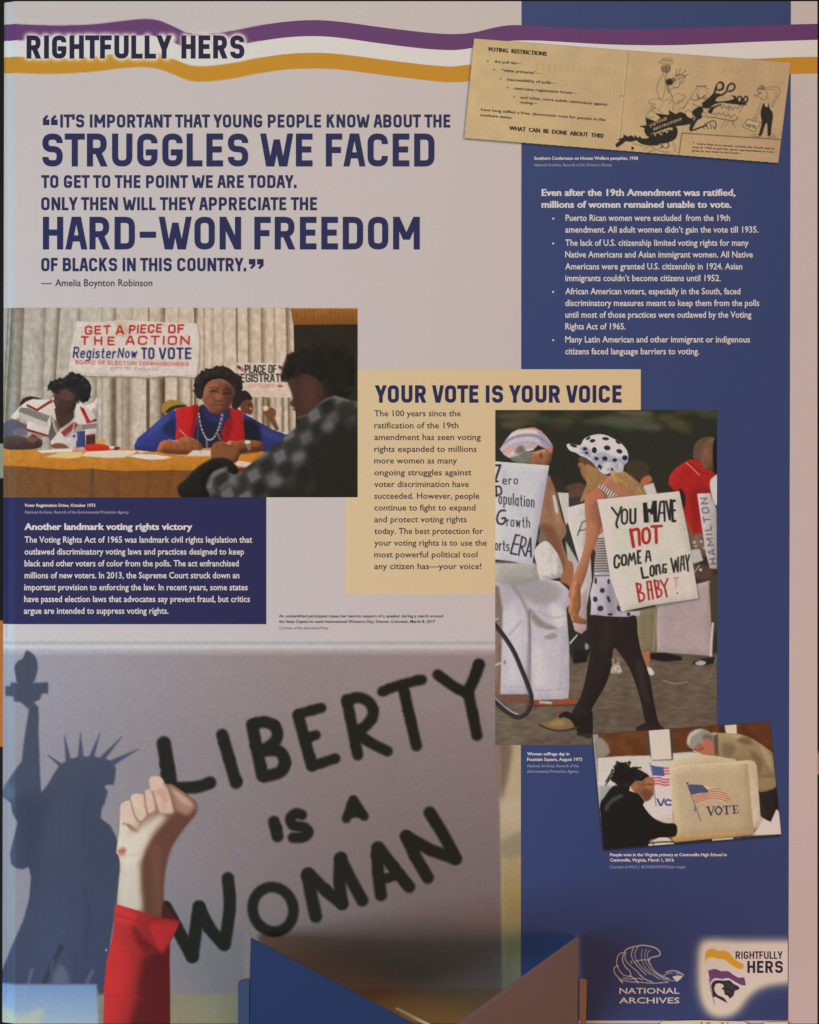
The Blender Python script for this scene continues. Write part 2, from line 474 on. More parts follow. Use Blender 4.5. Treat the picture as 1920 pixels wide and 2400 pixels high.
SIDE = {'A': .10, 'T': .10, 'V': .10, 'W': .08, 'Y': .11, 'L': .03, 'F': .03, "'": .06, '.': .04}
DW = {'W': 1.9, 'M': 1.45, 'L': .68, 'E': .74, 'F': .72, 'T': .98, 'N': 1.08, '-': .72, 'A': 1.12, 'V': 1.1, 'Y': 1.1}
def display_text(name, t, x0, ytop, x1, ybot, stroke, mat, parent, lift, gap=None, r=.25, capw=.52, space=.34):
    """squared condensed capitals between two layout x positions, ytop / ybot are the outer edges of the letters"""
    H = ybot-ytop-stroke; st = stroke/H
    g = gap if gap is not None else .17+st
    x = 0; items = []; first = True
    for ch in t:
        if ch == ' ': x += space; continue
        sb = SIDE.get(ch, 0)
        if not first: x -= sb
        first = False
        w = DW.get(ch, G[ch][0])*capw if G[ch][0] else 0
        items.append((ch, x, w)); x += w+g-sb; last = g-sb
    W = x-last
    kx = (x1-x0-stroke)/(W*H)
    V, F = [], []; layer = 0
    for ch, ox, w in items:
        top, bot = ytop, ybot
        def P(p): return np.array([x0+stroke/2+(p[0]+ox)*H*kx, ybot-stroke/2-p[1]*H])
        for pts, fl in raw_strokes(ch, w):
            runs = []; cur = [0]
            for i in range(1, len(pts)):
                cur.append(i)
                if i == len(pts)-1 or not fl[i]: runs.append(cur); cur = [i]
            for run in runs:
                layer = (layer+1) % 6; z = lift+0.000006*layer
                q_ = [P(pts[i]) for i in run]; b = len(V)
                if len(run) == 2:
                    a, c = q_; d = c-a; l = np.linalg.norm(d)
                    if abs(d[0]) > .06*l and abs(d[1]) > .5*l:          # a diagonal: cut level at both ends
                        if a[1] > c[1]: a, c = c, a
                        def yend(v, up):
                            yr = (ybot-stroke/2-v[1])/H
                            if yr > .98: return ytop
                            if yr < .02: return ybot
                            return v[1]+(-stroke*.2 if up else stroke*.2)
                        ya, yc = yend(a, True), yend(c, False)
                        hw = stroke/2*l/abs(d[1])*.96; sl = (c[0]-a[0])/(yc-ya)
                        V += [pt(a[0]-hw, ya, z), pt(c[0]-hw, yc, z), pt(c[0]+hw, yc, z), pt(a[0]+hw, ya, z)]
                    else:
                        v = d/l*stroke/2
                        a = a-v; c = c+v
                        n = np.array([-d[1], d[0]])/l*stroke/2
                        V += [pt(*(a-n), z), pt(*(c-n), z), pt(*(c+n), z), pt(*(a+n), z)]
                    F.append((b, b+1, b+2, b+3))
                else:
                    f2 = [False]+[fl[i] for i in run[1:-1]]+[False]
                    R_ = rounded(q_, f2, r*H)
                    if True:
                        for e, k2 in ((0, 1), (-1, -2)):
                            v = R_[e]-R_[k2]
                            if abs(v[1]) > abs(v[0]) and ch == 'U': R_[e] = R_[e]+v/np.linalg.norm(v)*stroke/2
                    Lf, Rt = ribbon(R_, stroke)
                    for a, c in zip(Lf, Rt): V += [pt(a[0], a[1], z), pt(c[0], c[1], z)]
                    for i in range(len(Lf)-1):
                        k = b+2*i; F.append((k, k+1, k+3, k+2))
    o = mesh(name, V, F, mat, parent)
    return o

_tc = {}
def font_outline(t, bold, shear):
    key = (t, bold, shear)
    if key in _tc: return _tc[key]
    c = bpy.data.curves.new('text', 'FONT'); c.body = t; c.size = 1.0; c.offset = bold; c.shear = shear; c.resolution_u = 2
    c.space_character = 1.0
    o = bpy.data.objects.new('text', c); COL.objects.link(o)
    dg = bpy.context.evaluated_depsgraph_get(); dg.update()
    me = bpy.data.meshes.new_from_object(o.evaluated_get(dg))
    n = len(me.vertices); v = np.zeros(n*3); me.vertices.foreach_get('co', v); v = v.reshape(-1, 3)[:, :2]
    f = [tuple(p.vertices) for p in me.polygons]
    bpy.data.objects.remove(o); bpy.data.curves.remove(c); bpy.data.meshes.remove(me)
    _tc[key] = (v, f)
    return v, f

def font_block(name, lines, frame, size, mat, parent, lift, bold=0.0, shear=0.0, label=None, slope=None, place=None):
    """lines: (text, x0, baseline, x1[, y1]) in a frame's units; every line is fitted to its own width"""
    if len(lines) == 2:                                     # short captions: every line is a piece of its own
        for ln in lines: o = font_block(name, [ln], frame, size, mat, parent, lift, bold, shear, label, slope, place)
        return o
    ox, oy, sc = frame; V, F = [], []
    for j, ln in enumerate(lines):
        t, x0, yb, x1 = ln[:4]; dy = ln[4] if len(ln) > 4 else 0.0
        heavy = bold > .018
        v, f = font_outline(t, min(bold, .016), shear)
        lo, hi = v[:, 0].min(), v[:, 0].max()
        u = (v[:, 0]-lo)/(hi-lo)
        X = (x0+u*(x1-x0))/sc+ox
        Y = (yb+dy*u)/sc+oy-v[:, 1]*size/0.70/sc
        if slope: X = X+v[:, 1]*size/0.70/sc*slope
        sh = (bold-.010)*1.1*size/0.70/sc if heavy else 0
        for k in ((-1, 1) if heavy else (0,)):
            b = len(V)
            for a, c in zip(X, Y): V.append((place or pt)(a+k*sh, c, lift+0.000004*(j % 3)+0.000015*k))
            F.extend([tuple(b+i for i in p) for p in f])
    o = mesh(name, V, F, mat, parent)
    if label: o['label'] = label
    return o

def sheet(name, x0, y0, x1, y1, lift, mat, parent, quad=None):
    """flat printed field; columns follow the folded rim"""
    xs = sorted(set([x0, x1]+[v for v in (14, 19, 36) if x0 < v < x1]))
    V, F = [], []
    for x in xs:
        u = (x-x0)/(x1-x0)
        if quad:
            (a, b), (c, d), (e, f), (g, h) = quad
            V += [pt(a+(c-a)*u, b+(d-b)*u, lift), pt(g+(e-g)*u, h+(f-h)*u, lift)]
        else: V += [pt(x, y0, lift), pt(x, y1, lift)]
    for i in range(len(xs)-1): F.append((2*i, 2*i+1, 2*i+3, 2*i+2))
    return mesh(name, V, F, mat, parent)
# ------------------------------------------------------------------ the place: dark hall behind the board
def room():
    w = mesh('wall', [(-3, 0.9, -0.6), (3, 0.9, -0.6), (3, 0.9, 3.2), (-3, 0.9, 3.2)], [(0, 1, 2, 3)],
             ink((46, 40, 34), 'dark_hall_wall', rough=.8, raw=True, relief=False))
    tag(w, kind='structure')
    f = mesh('floor', [(-3, -3, 0.0), (3, -3, 0.0), (3, 0.9, 0.0), (-3, 0.9, 0.0)], [(0, 1, 2, 3)],
             ink((70, 58, 50), 'dark_hall_floor', rough=.6, raw=True, relief=False))
    tag(f, kind='structure')
room()

# ------------------------------------------------------------------ the display board and its printed fields
XL, XR, YT, YB = 7.0, 1916.0, 3.0, 2399.0
ZONE[0] = 'ground'
GROUND = ink((187, 181, 183), 'board_ground')
ZONE[0] = 'column'
BLUE = ink((53, 60, 97), 'blue_ink')
PAPER_TXT = ink((214, 198, 186), 'pale_text_ink')
PAPER_DIM = ink((140, 132, 150), 'pale_credit_ink')
ZONE[0] = 'desk'
NAVY = ink((43, 43, 84), 'navy_ink')
NAVY_TXT = ink((214, 202, 200), 'navy_text_ink')
NAVY_DIM = ink((150, 144, 165), 'navy_credit_ink')
ZONE[0] = 'cream'
CREAM = ink((214, 186, 148), 'cream_ink')
HEAD = ink((42, 44, 84), 'headline_ink')
DARK = ink((66, 54, 66), 'text_ink')
ZONE[0] = 'title'

board = empty('display_board', pt(960, 2399))
tag(board, 'large corrugated exhibition board printed with voting rights texts and photographs', 'display board')

def make_board():
    xs = [XL, 14, 19, 36, 60, 960, XR]
    V, F = [], []; n = len(xs); T = 0.006
    for x in xs:
        for y in (YT, YB): V.append(pt(x, y, 0))
    for x in xs:
        for y in (YT, YB):
            a = pt(x, y, 0); V.append((a[0], a[1]+T, a[2]))
    for i in range(n-1):
        F.append((2*i, 2*i+1, 2*i+3, 2*i+2)); F.append((2*n+2*i, 2*n+2*i+2, 2*n+2*i+3, 2*n+2*i+1))
        F.append((2*i, 2*i+2, 2*n+2*i+2, 2*n+2*i)); F.append((2*i+1, 2*n+2*i+1, 2*n+2*i+3, 2*i+3))
    F.append((0, 2*n, 2*n+1, 1)); k = 2*n-2; F.append((k, k+1, 2*n+k+1, 2*n+k))
    mesh('board_panel', V, F, GROUND, board)
make_board()
L1, L2, L3, L4, L5, L6, L7 = [0.00007*i for i in range(1, 8)]

column = sheet('column_field', 1222, 3, 1850, 2392, L1, BLUE, board,
               quad=((1222.5, 3), (1854, 3), (1848, 2392), (1220, 2392)))
column['label'] = 'deep blue printed column on the right of the board'
navy = sheet('caption_field', XL, 1165.5, 624.5, 1463, L1, NAVY, board)
navy['label'] = 'navy printed box below the registration photograph'
me_ = [(838, 865.5), (1502, 865.5), (1502, 962), (1163, 962), (1163, 1392.5), (809.5, 1392.5), (809.5, 1165), (838, 1165)]
cream = mesh('cream_field', [pt(x, y, L2) for x, y in me_], [(0, 7, 4, 3), (0, 3, 2, 1), (7, 6, 5, 4)], CREAM, board)
cream['label'] = 'cream printed field behind the voice text'

# waving ribbons
def fr(ox, oy, sc, pts): return [(x/sc+ox, y/sc+oy) for x, y in pts]
I_ = (0, 0, 1.568); D_ = (1060, 0, 2.0058)
E0 = fr(*I_, [(0,85),(100,90),(200,93),(330,90),(440,78),(520,70),(580,74),(640,98),(690,120),(760,124),(850,114),(950,94),(1050,80),(1150,74),(1250,80),(1400,100),(1550,118),(1640,125)]) + \
     fr(*D_, [(20,160),(60,158),(120,149),(180,134),(240,122),(300,118),(400,122),(500,128),(650,135),(800,138),(1000,135),(1200,128),(1400,122),(1600,115),(1725,112)])
E1 = fr(*I_, [(0,146),(100,150),(200,152),(330,150),(440,138),(520,131),(580,136),(640,158),(690,178),(760,181),(850,171),(950,152),(1050,138),(1150,133),(1250,139),(1400,160),(1550,178),(1640,184)]) + \
     fr(*D_, [(20,235),(60,231),(110,222),(180,205),(240,195),(300,191),(400,191),(500,196),(650,205),(800,211),(1000,213),(1200,207),(1400,198),(1600,191),(1725,187)])
E2 = fr(*I_, [(0,206),(100,210),(200,212),(330,209),(440,196),(520,190),(580,196),(640,218),(700,240),(760,243),(850,232),(950,213),(1050,199),(1150,194),(1250,199),(1400,218),(1550,236),(1640,244)]) + \
     fr(*D_, [(20,311),(60,306),(110,300),(180,285),(240,275),(300,270),(400,270),(500,274),(650,282),(800,288),(1000,292),(1200,287),(1400,278),(1600,269),(1725,267)])
E3 = fr(*I_, [(0,265),(100,270),(200,272),(330,265),(440,252),(520,247),(580,253),(640,274),(700,297),(760,300),(850,290),(950,270),(1050,256),(1150,252),(1250,256),(1400,275),(1550,293),(1640,302)]) + \
     fr(*D_, [(20,386),(60,384),(110,378),(180,363),(240,352),(300,347),(400,347),(500,350),(650,358),(800,364),(1000,368),(1200,363),(1400,355),(1600,348),(1725,345)])
def wave(name, A, B, mat, lift, label):
    xs = np.unique(np.concatenate([[XL, 14, 19, 36], np.arange(44, XR, 8), [XR]]))
    def ev(E):
        P = smooth(E, False, 5); o = np.argsort(P[:, 0], kind='stable')
        return np.interp(xs, P[o, 0], P[o, 1])
    a, b = ev(A), ev(B); V, F = [], []
    for i, x in enumerate(xs): V += [pt(x, a[i], lift), pt(x, b[i], lift)]
    for i in range(len(xs)-1): F.append((2*i, 2*i+1, 2*i+3, 2*i+2))
    mesh(name, V, F, mat, board)['label'] = label
wave('ribbon', E0, E1, ink((98, 58, 104), 'purple_ink'), L2, 'purple printed ribbon')
wave('ribbon', E1, E2, ink((224, 208, 196), 'white_ribbon_ink'), L2, 'white printed ribbon')
wave('ribbon', E2, E3, ink((188, 132, 40), 'gold_ink'), L2, 'gold printed ribbon')

# glow behind the title
GT = tuple(float(v) for v in (255*np.clip(1.055*np.power(lin((187, 181, 183))*1.45/np.array(ZONES['title']), 1/2.4)-.055, 0, 1)))
g = Raster(40, 40, 610, 200, 2.4, GT)
for A_, B_, c_ in ((E0, E1, (98, 58, 104)), (E1, E2, (224, 208, 196)), (E2, E3, (188, 132, 40))):
    P_, Q_ = [q for q in smooth(A_, False, 5) if q[0] < 700], [q for q in smooth(B_, False, 5) if q[0] < 700]
    g.poly(P_+Q_[::-1], c_)
strokes, W = layout('RIGHTFULLY HERS', .40, .26)
x0, x1, yt, yb = 62.5, 573, 83, 137
gm = np.zeros((g.ny, g.nx))
for st in strokes:
    P = np.array(st); keep = g.c.copy(); g.c[:] = 0
    g.line(np.stack([x0+6+P[:, 0]/W*(x1-x0-12), yb-6-P[:, 1]*(yb-yt-12)], 1), 21, (255, 255, 255), blur=2)
    gm = np.maximum(gm, g.c[..., 0]/255); g.c[:] = keep
g.put(np.clip(gauss(gm, 1.6)*1.15, 0, 1), (224, 210, 198))
g.build('title_glow', L3, board)
display_text('title', 'RIGHTFULLY', 62.5, 83, 403, 137.5, 11.5, ink((38, 34, 60), 'title_ink'), board, L4)
display_text('title', 'HERS', 425.5, 83, 573, 137.5, 11.5, ink((38, 34, 60), 'title_ink'), board, L4)

def headline(t, x0, yt, x1, yb, st, gap=None):
    k = 1.568
    display_text('headline', t, x0/k, yt/k, x1/k, yb/k, st/k, HEAD, board, L4, gap=gap)
headline("IT'S IMPORTANT THAT YOUNG PEOPLE KNOW ABOUT THE", 222, 421, 1655, 469, 9.5)
headline('STRUGGLES WE FACED', 156, 491, 1597, 612, 22.5)
headline('TO GET TO THE POINT WE ARE TODAY.', 152, 644, 1090, 691, 9.5)
headline('ONLY THEN WILL THEY APPRECIATE THE', 152, 725, 1165, 773, 9.5)
headline('HARD-WON FREEDOM', 158, 797, 1543, 917, 22.5)
headline('OF BLACKS IN THIS COUNTRY.', 152, 948, 905, 997, 9.5)
display_text('headline', 'YOUR VOTE IS YOUR VOICE', 879, 903, 1457, 944, 8.6, HEAD, board, L4)
def quote_mark(x, y, flip):
    k = 1.568; V, F = [], []
    for i in range(2):
        ox = x+i*30
        sh = [(0, 0), (0, -24), (14, -38), (20, -32), (11, -20), (24, -20), (24, 0)]
        if flip: sh = [(24-a, -38-b) for a, b in sh]
        b = len(V); V += [pt((ox+a)/k, (y+c)/k, L4) for a, c in sh]; F += [(b, b+6, b+5, b+4), (b, b+4, b+1), (b+1, b+4, b+3, b+2)]
    mesh('quote_mark', V, F, HEAD, board)
quote_mark(158, 460, False); quote_mark(915, 990, True)

FI = (0, 0, 1.568)
font_block('credit_text', [('Amelia Boynton Robinson', 203, 1052, 560)], FI, 26, DARK, board, L4, bold=.008)
mesh('dash', [pt(152/1.568, 1041/1.568, L4), pt(152/1.568, 1044/1.568, L4), pt(191/1.568, 1044/1.568, L4), pt(191/1.568, 1041/1.568, L4)], [(0, 1, 2, 3)], DARK, board)

C3 = (1180, 340, 2.331)
font_block('heading_text', [('Even after the 19th Amendment was ratified,', 210, 277, 1267), ('millions of women remained unable to vote.', 210, 342, 1245)], C3, 37, PAPER_TXT, column, L3, bold=.030)
B3t = [("Puerto Rican women were excluded  from the 19th",340,414,1238),("amendment. All adult women didn\u2019t gain the vote till 1935.",338,478,1393),
("The lack of U.S. citizenship limited voting rights for many",338,550,1340),("Native Americans and Asian immigrant women. All Native",338,614,1363),
("Americans were granted U.S. citizenship in 1924. Asian",338,679,1305),("immigrants couldn\u2019t become citizens until 1952.",338,743,1187),
("African American voters, especially in the South, faced",338,815,1295),("discriminatory measures meant to keep them from the polls",338,879,1398),
("until most of those practices were outlawed by the Voting",338,943,1355),("Rights Act of 1965.",338,1007,668),
("Many Latin American and other immigrant or indigenous",338,1078,1347),("citizens faced language barriers to voting.",338,1143,1070)]
font_block('body_text', B3t, C3, 34.5, PAPER_TXT, column, L3, bold=.014)
for y in (402, 538, 802, 1066):
    c = (272/2.331+1180, y/2.331+340)
    mesh('bullet', [pt(c[0]+2.3*math.cos(a), c[1]+2.3*math.sin(a), L3) for a in np.linspace(0, -2*math.pi, 9)[:-1]], [tuple(range(8))], PAPER_TXT, column)
font_block('caption_text', [("Southern Conference on Human Welfare pamphlet, 1938", 168, 80, 735)], C3, 17, PAPER_TXT, column, L3, bold=.020)
font_block('credit_text', [("National Archives, Records of the Women\u2019s Bureau", 168, 116, 595)], C3, 16, PAPER_DIM, column, L3, bold=.012, shear=.25)

C5 = (0, 1140, 2.5368)
font_block('caption_text', [("Voter Registration Drive, October 1973", 147, 121, 567)], C5, 18, NAVY_TXT, navy, L3, bold=.020)
font_block('credit_text', [("National Archives, Records of the Environmental Protection Agency", 147, 161, 768)], C5, 17, NAVY_DIM, navy, L3, bold=.012, shear=.25)
font_block('heading_text', [("Another landmark voting rights victory", 147, 258, 1143)], C5, 39.5, NAVY_TXT, navy, L3, bold=.032)
font_block('body_text', [("The Voting Rights Act of 1965 was landmark civil rights legislation that",147,334,1500),("outlawed discriminatory voting laws and practices designed to keep",147,405,1452),
("black and other voters of color from the polls. The act enfranchised",147,475,1420),("millions of new voters. In 2013, the Supreme Court struck down an",147,546,1424),
("important provision to enforcing the law. In recent years, some states",145,617,1473),("have passed election laws that advocates say prevent fraud, but critics",145,687,1487),
("argue are intended to suppress voting rights.",143,757,1002)], C5, 37, NAVY_TXT, navy, L3, bold=.015)

CJ = (620, 840, 2.875)
jl = ["The 100 years since the","ratification of the 19th","amendment has seen voting","rights expanded to millions","more women as many","ongoing struggles against","voter discrimination have","succeeded. However, people","continue to fight to expand","and protect voting rights","today. The best protection for","your voting rights is to use the","most powerful political tool","any citizen has\u2014your voice!"]
jb = [390,471,550,630,708,788,867,946,1025,1104,1183,1262,1341,1420]; jr = [1322,1307,1458,1430,1298,1395,1378,1448,1422,1363,1473,1498,1436,1462]
font_block('body_text', [(t, 740, b, r) for t, b, r in zip(jl, jb, jr)], CJ, 41, DARK, cream, L3, bold=.012)
font_block('caption_text', [("An unidentified participant raises her hand in support of a speaker during a march around", 98, 1745, 1203), ("the State Capitol to mark International Women\u2019s Day, Denver, Colorado, March 8, 2017", 98, 1782, 1150)], CJ, 19, ink((52, 44, 56), 'caption_ink'), board, L3, bold=.014)
font_block('credit_text', [("Courtesy of the Associated Press", 98, 1825, 430)], CJ, 18, ink((110, 98, 108), 'credit_ink'), board, L3, bold=.008, shear=.25)
C8 = (1180, 1660, 2.331)
font_block('caption_text', [("Woman suffrage day in", 130, 257, 360), ("Fountain Square, August 1973", 130, 287, 430), ("People vote in the Virginia primary at Centreville High School in", 583, 808, 1220), ("Centreville, Virginia, March 1, 2016", 583, 837, 932)], C8, 17, PAPER_TXT, column, L3, bold=.020)
font_block('credit_text', [("National Archives, Records of the", 130, 322, 410), ("Environmental Protection Agency", 130, 352, 413), ("Courtesy of PAUL J. RICHARDS/AFP/Getty Images", 583, 874, 997)], C8, 16, PAPER_DIM, column, L3, bold=.012, shear=.25)
# ------------------------------------------------------------------ printed photograph: voter registration desk
def registration_photo():
    ZONE[0] = 'desk'
    R = Raster(XL, 721.5, 838.5, 1165.5, 1.7, (192, 181, 166))
    K = (0, 700, 2.0058); A = (0, 860, 3.92); B = (300, 840, 3.080)
    R.frame(*K)
    X, Y = R.grid()
    # curtain: pleats
    t = np.clip(X/900, 0, 1)[..., None]
    R.c[:] = np.array([168, 165, 158])*(1-t)+np.array([194, 181, 165])*t
    def pleat(x, w, d, y0=-1e4, y1=1e4, slant=0.0, side=0):
        xx = X-(x+(Y-43)*slant); m = np.exp(-(xx/w)**2)
        if side: m = np.where(xx*side > 0, np.exp(-(xx/(w*3.2))**2), np.exp(-(xx/(w*.5))**2))
        m = m*(1/(1+np.exp(-(Y-y0)/4)))*(1/(1+np.exp((Y-y1)/4)))
        R.c[:] = R.c*(1-m[..., None]*d*np.array([.85, 1.0, 1.18]))
    for x, w, d, sl, sd in [(55,7,.38,-.055,1),(112,9,.30,-.04,-1),(40,5,.3,-.05,0),(215,6,.20,-.03,-1),(282,5,.36,-.06,-1),(372,9,.2,-.01,0),(545,5,.25,0,-1),(700,4,.42,0,0),(775,6,.40,0,-1),(480,5,.12,0,0),(620,7,.14,0,0),(840,6,.12,0,0),(915,4,.55,0,1),(1000,8,.12,0,0),(1050,6,.14,0,0),(1113,4,.55,.01,0),(1165,5,.36,.01,1),(1228,6,.34,.01,1),(1290,5,.2,.01,0),(1345,5,.42,.02,1),(960,5,.2,0,0)]:
        pleat(x, w, d, slant=sl, side=sd)
    for x, w, d, sd in [(455,5,.28,-1),(532,16,.40,0),(610,9,.30,-1),(690,4,.55,1),(770,10,.42,-1),(835,6,.32,1),(900,6,.4,0),(1205,10,.4,0),(1262,12,.5,0),(1330,7,.4,0),(1395,7,.3,0),(575,5,.15,0),(1240,4,.3,0)]:
        pleat(x, w, d, y0=372 if x < 1000 else 462, side=sd)
    R.noise(30, .06, 3, cellx=12)
    # the two banners
    ban = [(362,106),(470,112),(560,100),(640,103),(760,110),(925,116),(938,180),(933,300),(925,370),(800,362),(700,372),(640,366),(520,364),(420,362),(322,352),(333,240),(350,160)]
    R.poly([(x+4, y+8) for x, y in ban], (110, 96, 80), blur=5, alpha=.6)
    R.poly(ban, lg((330,100),(204,193,186),(930,370),(206,194,188)))
    R.blob([(540,104),(620,130),(600,175),(540,180),(555,140)], (184,166,140), blur=7, alpha=.7)
    R.line([(350,350),(520,358),(700,366),(920,362)], 2, (150,140,130), 2)
    R.line([(340,290),(600,286),(910,290)], 1.5, (196,150,140), 1)
    RED = (172, 42, 36); BLU = (38, 46, 100)
    R.text('GET', 404, 166, 517, 34, 8.5, RED, dy=3); R.text('A', 548, 166, 580, 36, 9, RED)
    R.text('PIECE', 610, 162, 757, 34, 8.5, RED, dy=6, slant=.08); R.text('OF', 795, 160, 862, 34, 9, RED, dy=2)
    R.text('THE', 384, 214, 536, 34, 8.5, RED, dy=-2, gap=.5); R.text('ACTION', 594, 214, 888, 36, 8.5, RED, dy=0, slant=.05)
    R.text('Register', 346, 276, 540, 46, 7.5, BLU, dy=-2, slant=.12); R.text('Now', 556, 276, 640, 42, 7, BLU, slant=.12)
    R.text('TO', 668, 280, 722, 46, 9.5, BLU); R.text('VOTE', 752, 280, 896, 46, 10, BLU)
    R.text('BOARD OF ELECTION COMMISSIONERS', 357, 306, 886, 15, 4.2, (176, 88, 74), dy=-10, alpha=.85)
    R.text('CITY OF CHICAGO', 520, 333, 745, 11, 2.6, (120, 112, 110), dy=-4, alpha=.75)
    R.line([(470,330),(478,330)], 2.5, (150,140,135)); R.line([(775,334),(786,334)], 2.5, (150,140,135))
    R.poly([(1113,300),(1370,305),(1372,465),(1120,460)], (202,190,178))
    R.text('PLACE OF', 1154, 348, 1298, 34, 6.5, (44, 40, 42), gap=.26)
    R.text('REGISTRATION', 1108, 390, 1378, 34, 6.5, (44, 40, 42), gap=.24)
    R.text('SEPTEMBER', 1166, 418, 1292, 16, 3.5, (200, 120, 100), alpha=.8); R.ell(1318, 411, 15, 6, (190,80,66), 2)
    for y in (430, 440, 449): R.line([(1150,y),(1350,y+2)], 2, (190,160,146), 2, .6)
    for x in (1116, 1310):
        R.poly([(x,312),(x+32,328),(x+30,346),(x,330)], (178,110,104), 1); R.poly([(x,312),(x+17,320),(x+16,332),(x,325)], (60,50,80), 1)
    # dark doorway at the right
    R.poly([(1366,46),(1682,46),(1682,128),(1382,128)], lg((0,46),(150,100,42),(0,128),(118,76,34)))
    for i in range(16): R.line([(1375+i*20,50),(1378+i*20,126)], 3, (96,60,28), 3, .5)
    R.poly([(1380,124),(1684,120),(1684,934),(1400,934)], (37,35,28))
    for i in range(14): R.line([(1400+i*21,130),(1400+i*21,520)], 3, (52,50,42), 3, .5)
    # table
    R.poly([(10,700),(200,708),(600,706),(1300,700),(1684,720),(1684,934),(10,934)], lg((0,700),(190,128,48),(0,810),(176,112,36)), 1)
    R.poly([(10,788),(120,792),(300,806),(430,801),(560,812),(840,808),(1000,806),(1300,790),(1684,800),(1684,934),(10,934)], lg((0,800),(110,76,46),(900,934),(116,72,34)), 1.5)
    R.line([(10,786),(120,792),(300,807),(430,802),(560,813),(840,809)], 4, (84,52,24), 2, .7, sm=True)
    R.line([(438,806),(432,870),(434,930)], 8, (66,54,56), 4, .8)
    for x in (240, 560, 700, 800): R.line([(x,820),(x-6,930)], 14, (92,58,30), 9, .5)
    R.noise(20, .05, 9)
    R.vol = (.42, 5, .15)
    # seated woman at the left, writing
    R.frame(*A)
    R.blob([(860,330),(895,300),(895,700),(780,700),(760,400)], (196,184,178), 4)
    R.blob([(185,340),(215,290),(280,270),(360,285),(380,300),(300,340),(240,360),(190,365)], (58,36,32), 2)
    body = [(95,470),(180,370),(240,320),(300,296),(400,300),(480,300),(500,340),(700,350),(740,330),(800,370),(870,450),(892,480),(890,560),(878,640),(876,720),(480,745),(440,640),(360,650),(240,585),(250,490),(190,470),(110,490)]
    R.poly(body, (200,190,184), 1)
    R.clip(body)
    R.poly([(95,468),(250,520),(250,545),(95,492)], (140,44,48), 1); R.poly([(230,560),(470,632),(470,655),(230,585)], (132,34,44), 1.5)
    R.poly([(250,340),(340,385),(470,300),(490,318),(345,408),(240,360)], (140,30,34), 1)
    R.poly([(190,372),(255,375),(460,450),(430,510),(170,410)], (126,118,114), 2)
    for i in range(12): R.line([(180,378+i*8),(440,466+i*8)], 3, (84,78,78), 1, .55)
    R.poly([(230,590),(470,660),(470,720),(430,700),(300,640)], (120,112,110), 3)
    R.poly([(470,440),(520,500),(560,570),(470,680),(440,640),(470,520)], (92,84,80), 3)
    R.poly([(735,360),(772,380),(830,500),(890,465),(892,500),(800,520)], (140,30,34), 1)
    R.poly([(730,370),(830,490),(812,515),(760,430)], (178,40,44), 1)
    R.poly([(745,530),(890,515),(892,560),(750,580)], (130,122,118), 2)
    for i in range(6): R.line([(748,536+i*8),(890,520+i*8)], 2.5, (82,76,76), 1, .6)
    R.poly([(790,640),(878,625),(878,720),(790,720)], (66,40,42), 2); R.poly([(790,625),(878,612),(878,628),(790,645)], (130,34,44), 1)
    R.poly([(670,500),(760,540),(740,640),(600,650),(560,600)], (150,142,140), 3)
    R.poly([(560,600),(690,500),(720,540),(590,640)], (124,34,40), 3, .8)
    R.clip()
    R.poly([(500,380),(690,370),(690,470),(620,540),(555,570),(520,500)], (66,46,42), 3)
    R.blob([(30,520),(110,484),(200,510),(245,540),(240,620),(140,650),(35,640)], (88,84,98), 3)
    R.blob([(120,590),(200,560),(260,600),(240,650),(150,650)], (112,104,122), 4, .8)
    R.blob([(35,640),(160,630),(250,650),(300,615),(350,650),(390,680),(370,740),(220,760),(35,745)], (70,54,50), 3)
    R.blob([(250,650),(310,640),(350,665),(310,690),(260,690)], (116,74,52), 4)
    for i in range(7): R.line([(370+i*9,650+i*4),(362+i*9,740)], 3, (150,142,150), 1, .5)
    R.blob([(470,720),(520,700),(580,706),(630,735),(600,750),(500,750)], (120,76,48), 3)
    R.line([(480,440),(505,540),(530,600)], 14, (176,166,134), 3, .8); R.line([(690,470),(640,520),(550,580)], 16, (184,160,140), 2, .9)
    R.line([(482,450),(500,560),(540,630),(585,664),(640,640),(670,580),(686,480),(684,400)], 8, (206,196,184), 1, .9, sm=True)
    R.blob([(500,250),(540,200),(620,185),(690,240),(702,320),(690,380),(640,430),(570,440),(520,390),(498,320)], (64,46,42), 2)
    R.blob([(560,215),(640,215),(690,270),(640,310),(570,300),(530,270)], (88,62,52), 7, .8)
    R.line([(520,290),(570,300),(600,305)], 4, (40,28,28), 1, .8); R.line([(620,318),(660,326)], 4, (40,28,28), 1, .7); R.line([(590,318),(575,352),(600,360)], 4, (44,30,28), 2, .7)
    R.line([(560,385),(600,392)], 5, (44,28,28), 2, .7)
    R.blob([(438,190),(452,150),(490,135),(530,118),(580,108),(620,72),(670,58),(730,72),(770,90),(810,125),(838,180),(834,240),(812,310),(770,320),(735,296),(706,322),(694,250),(640,212),(590,200),(545,205),(505,240),(470,215)], (32,30,33), 1.5)
    HL = [(438,190),(452,150),(490,135),(530,118),(580,108),(620,72),(670,58),(730,72),(770,90),(810,125),(838,180),(834,240),(812,310),(770,320),(735,296),(706,322),(700,240),(640,205),(590,190),(545,200),(505,245),(470,215)]
    R.fuzz(HL, (36,33,36), 130, 17, 8, .25)
    for p in [(790,165,14),(760,120,16),(690,100,20),(560,150,18)]: R.ell(p[0], p[1], p[2], p[2]*.6, (62,58,60), 5, .7)
    R.ell(490, 290, 8, 10, (226,216,206), 1)
    R.line([(862,385),(858,400),(864,414)], 5, (40,36,40), 1)
    # cup, papers, red pouch
    R.poly([(700,600),(782,582),(786,735),(700,740)], lg((700,0),(64,74,118),(786,0),(44,54,104)), 2)
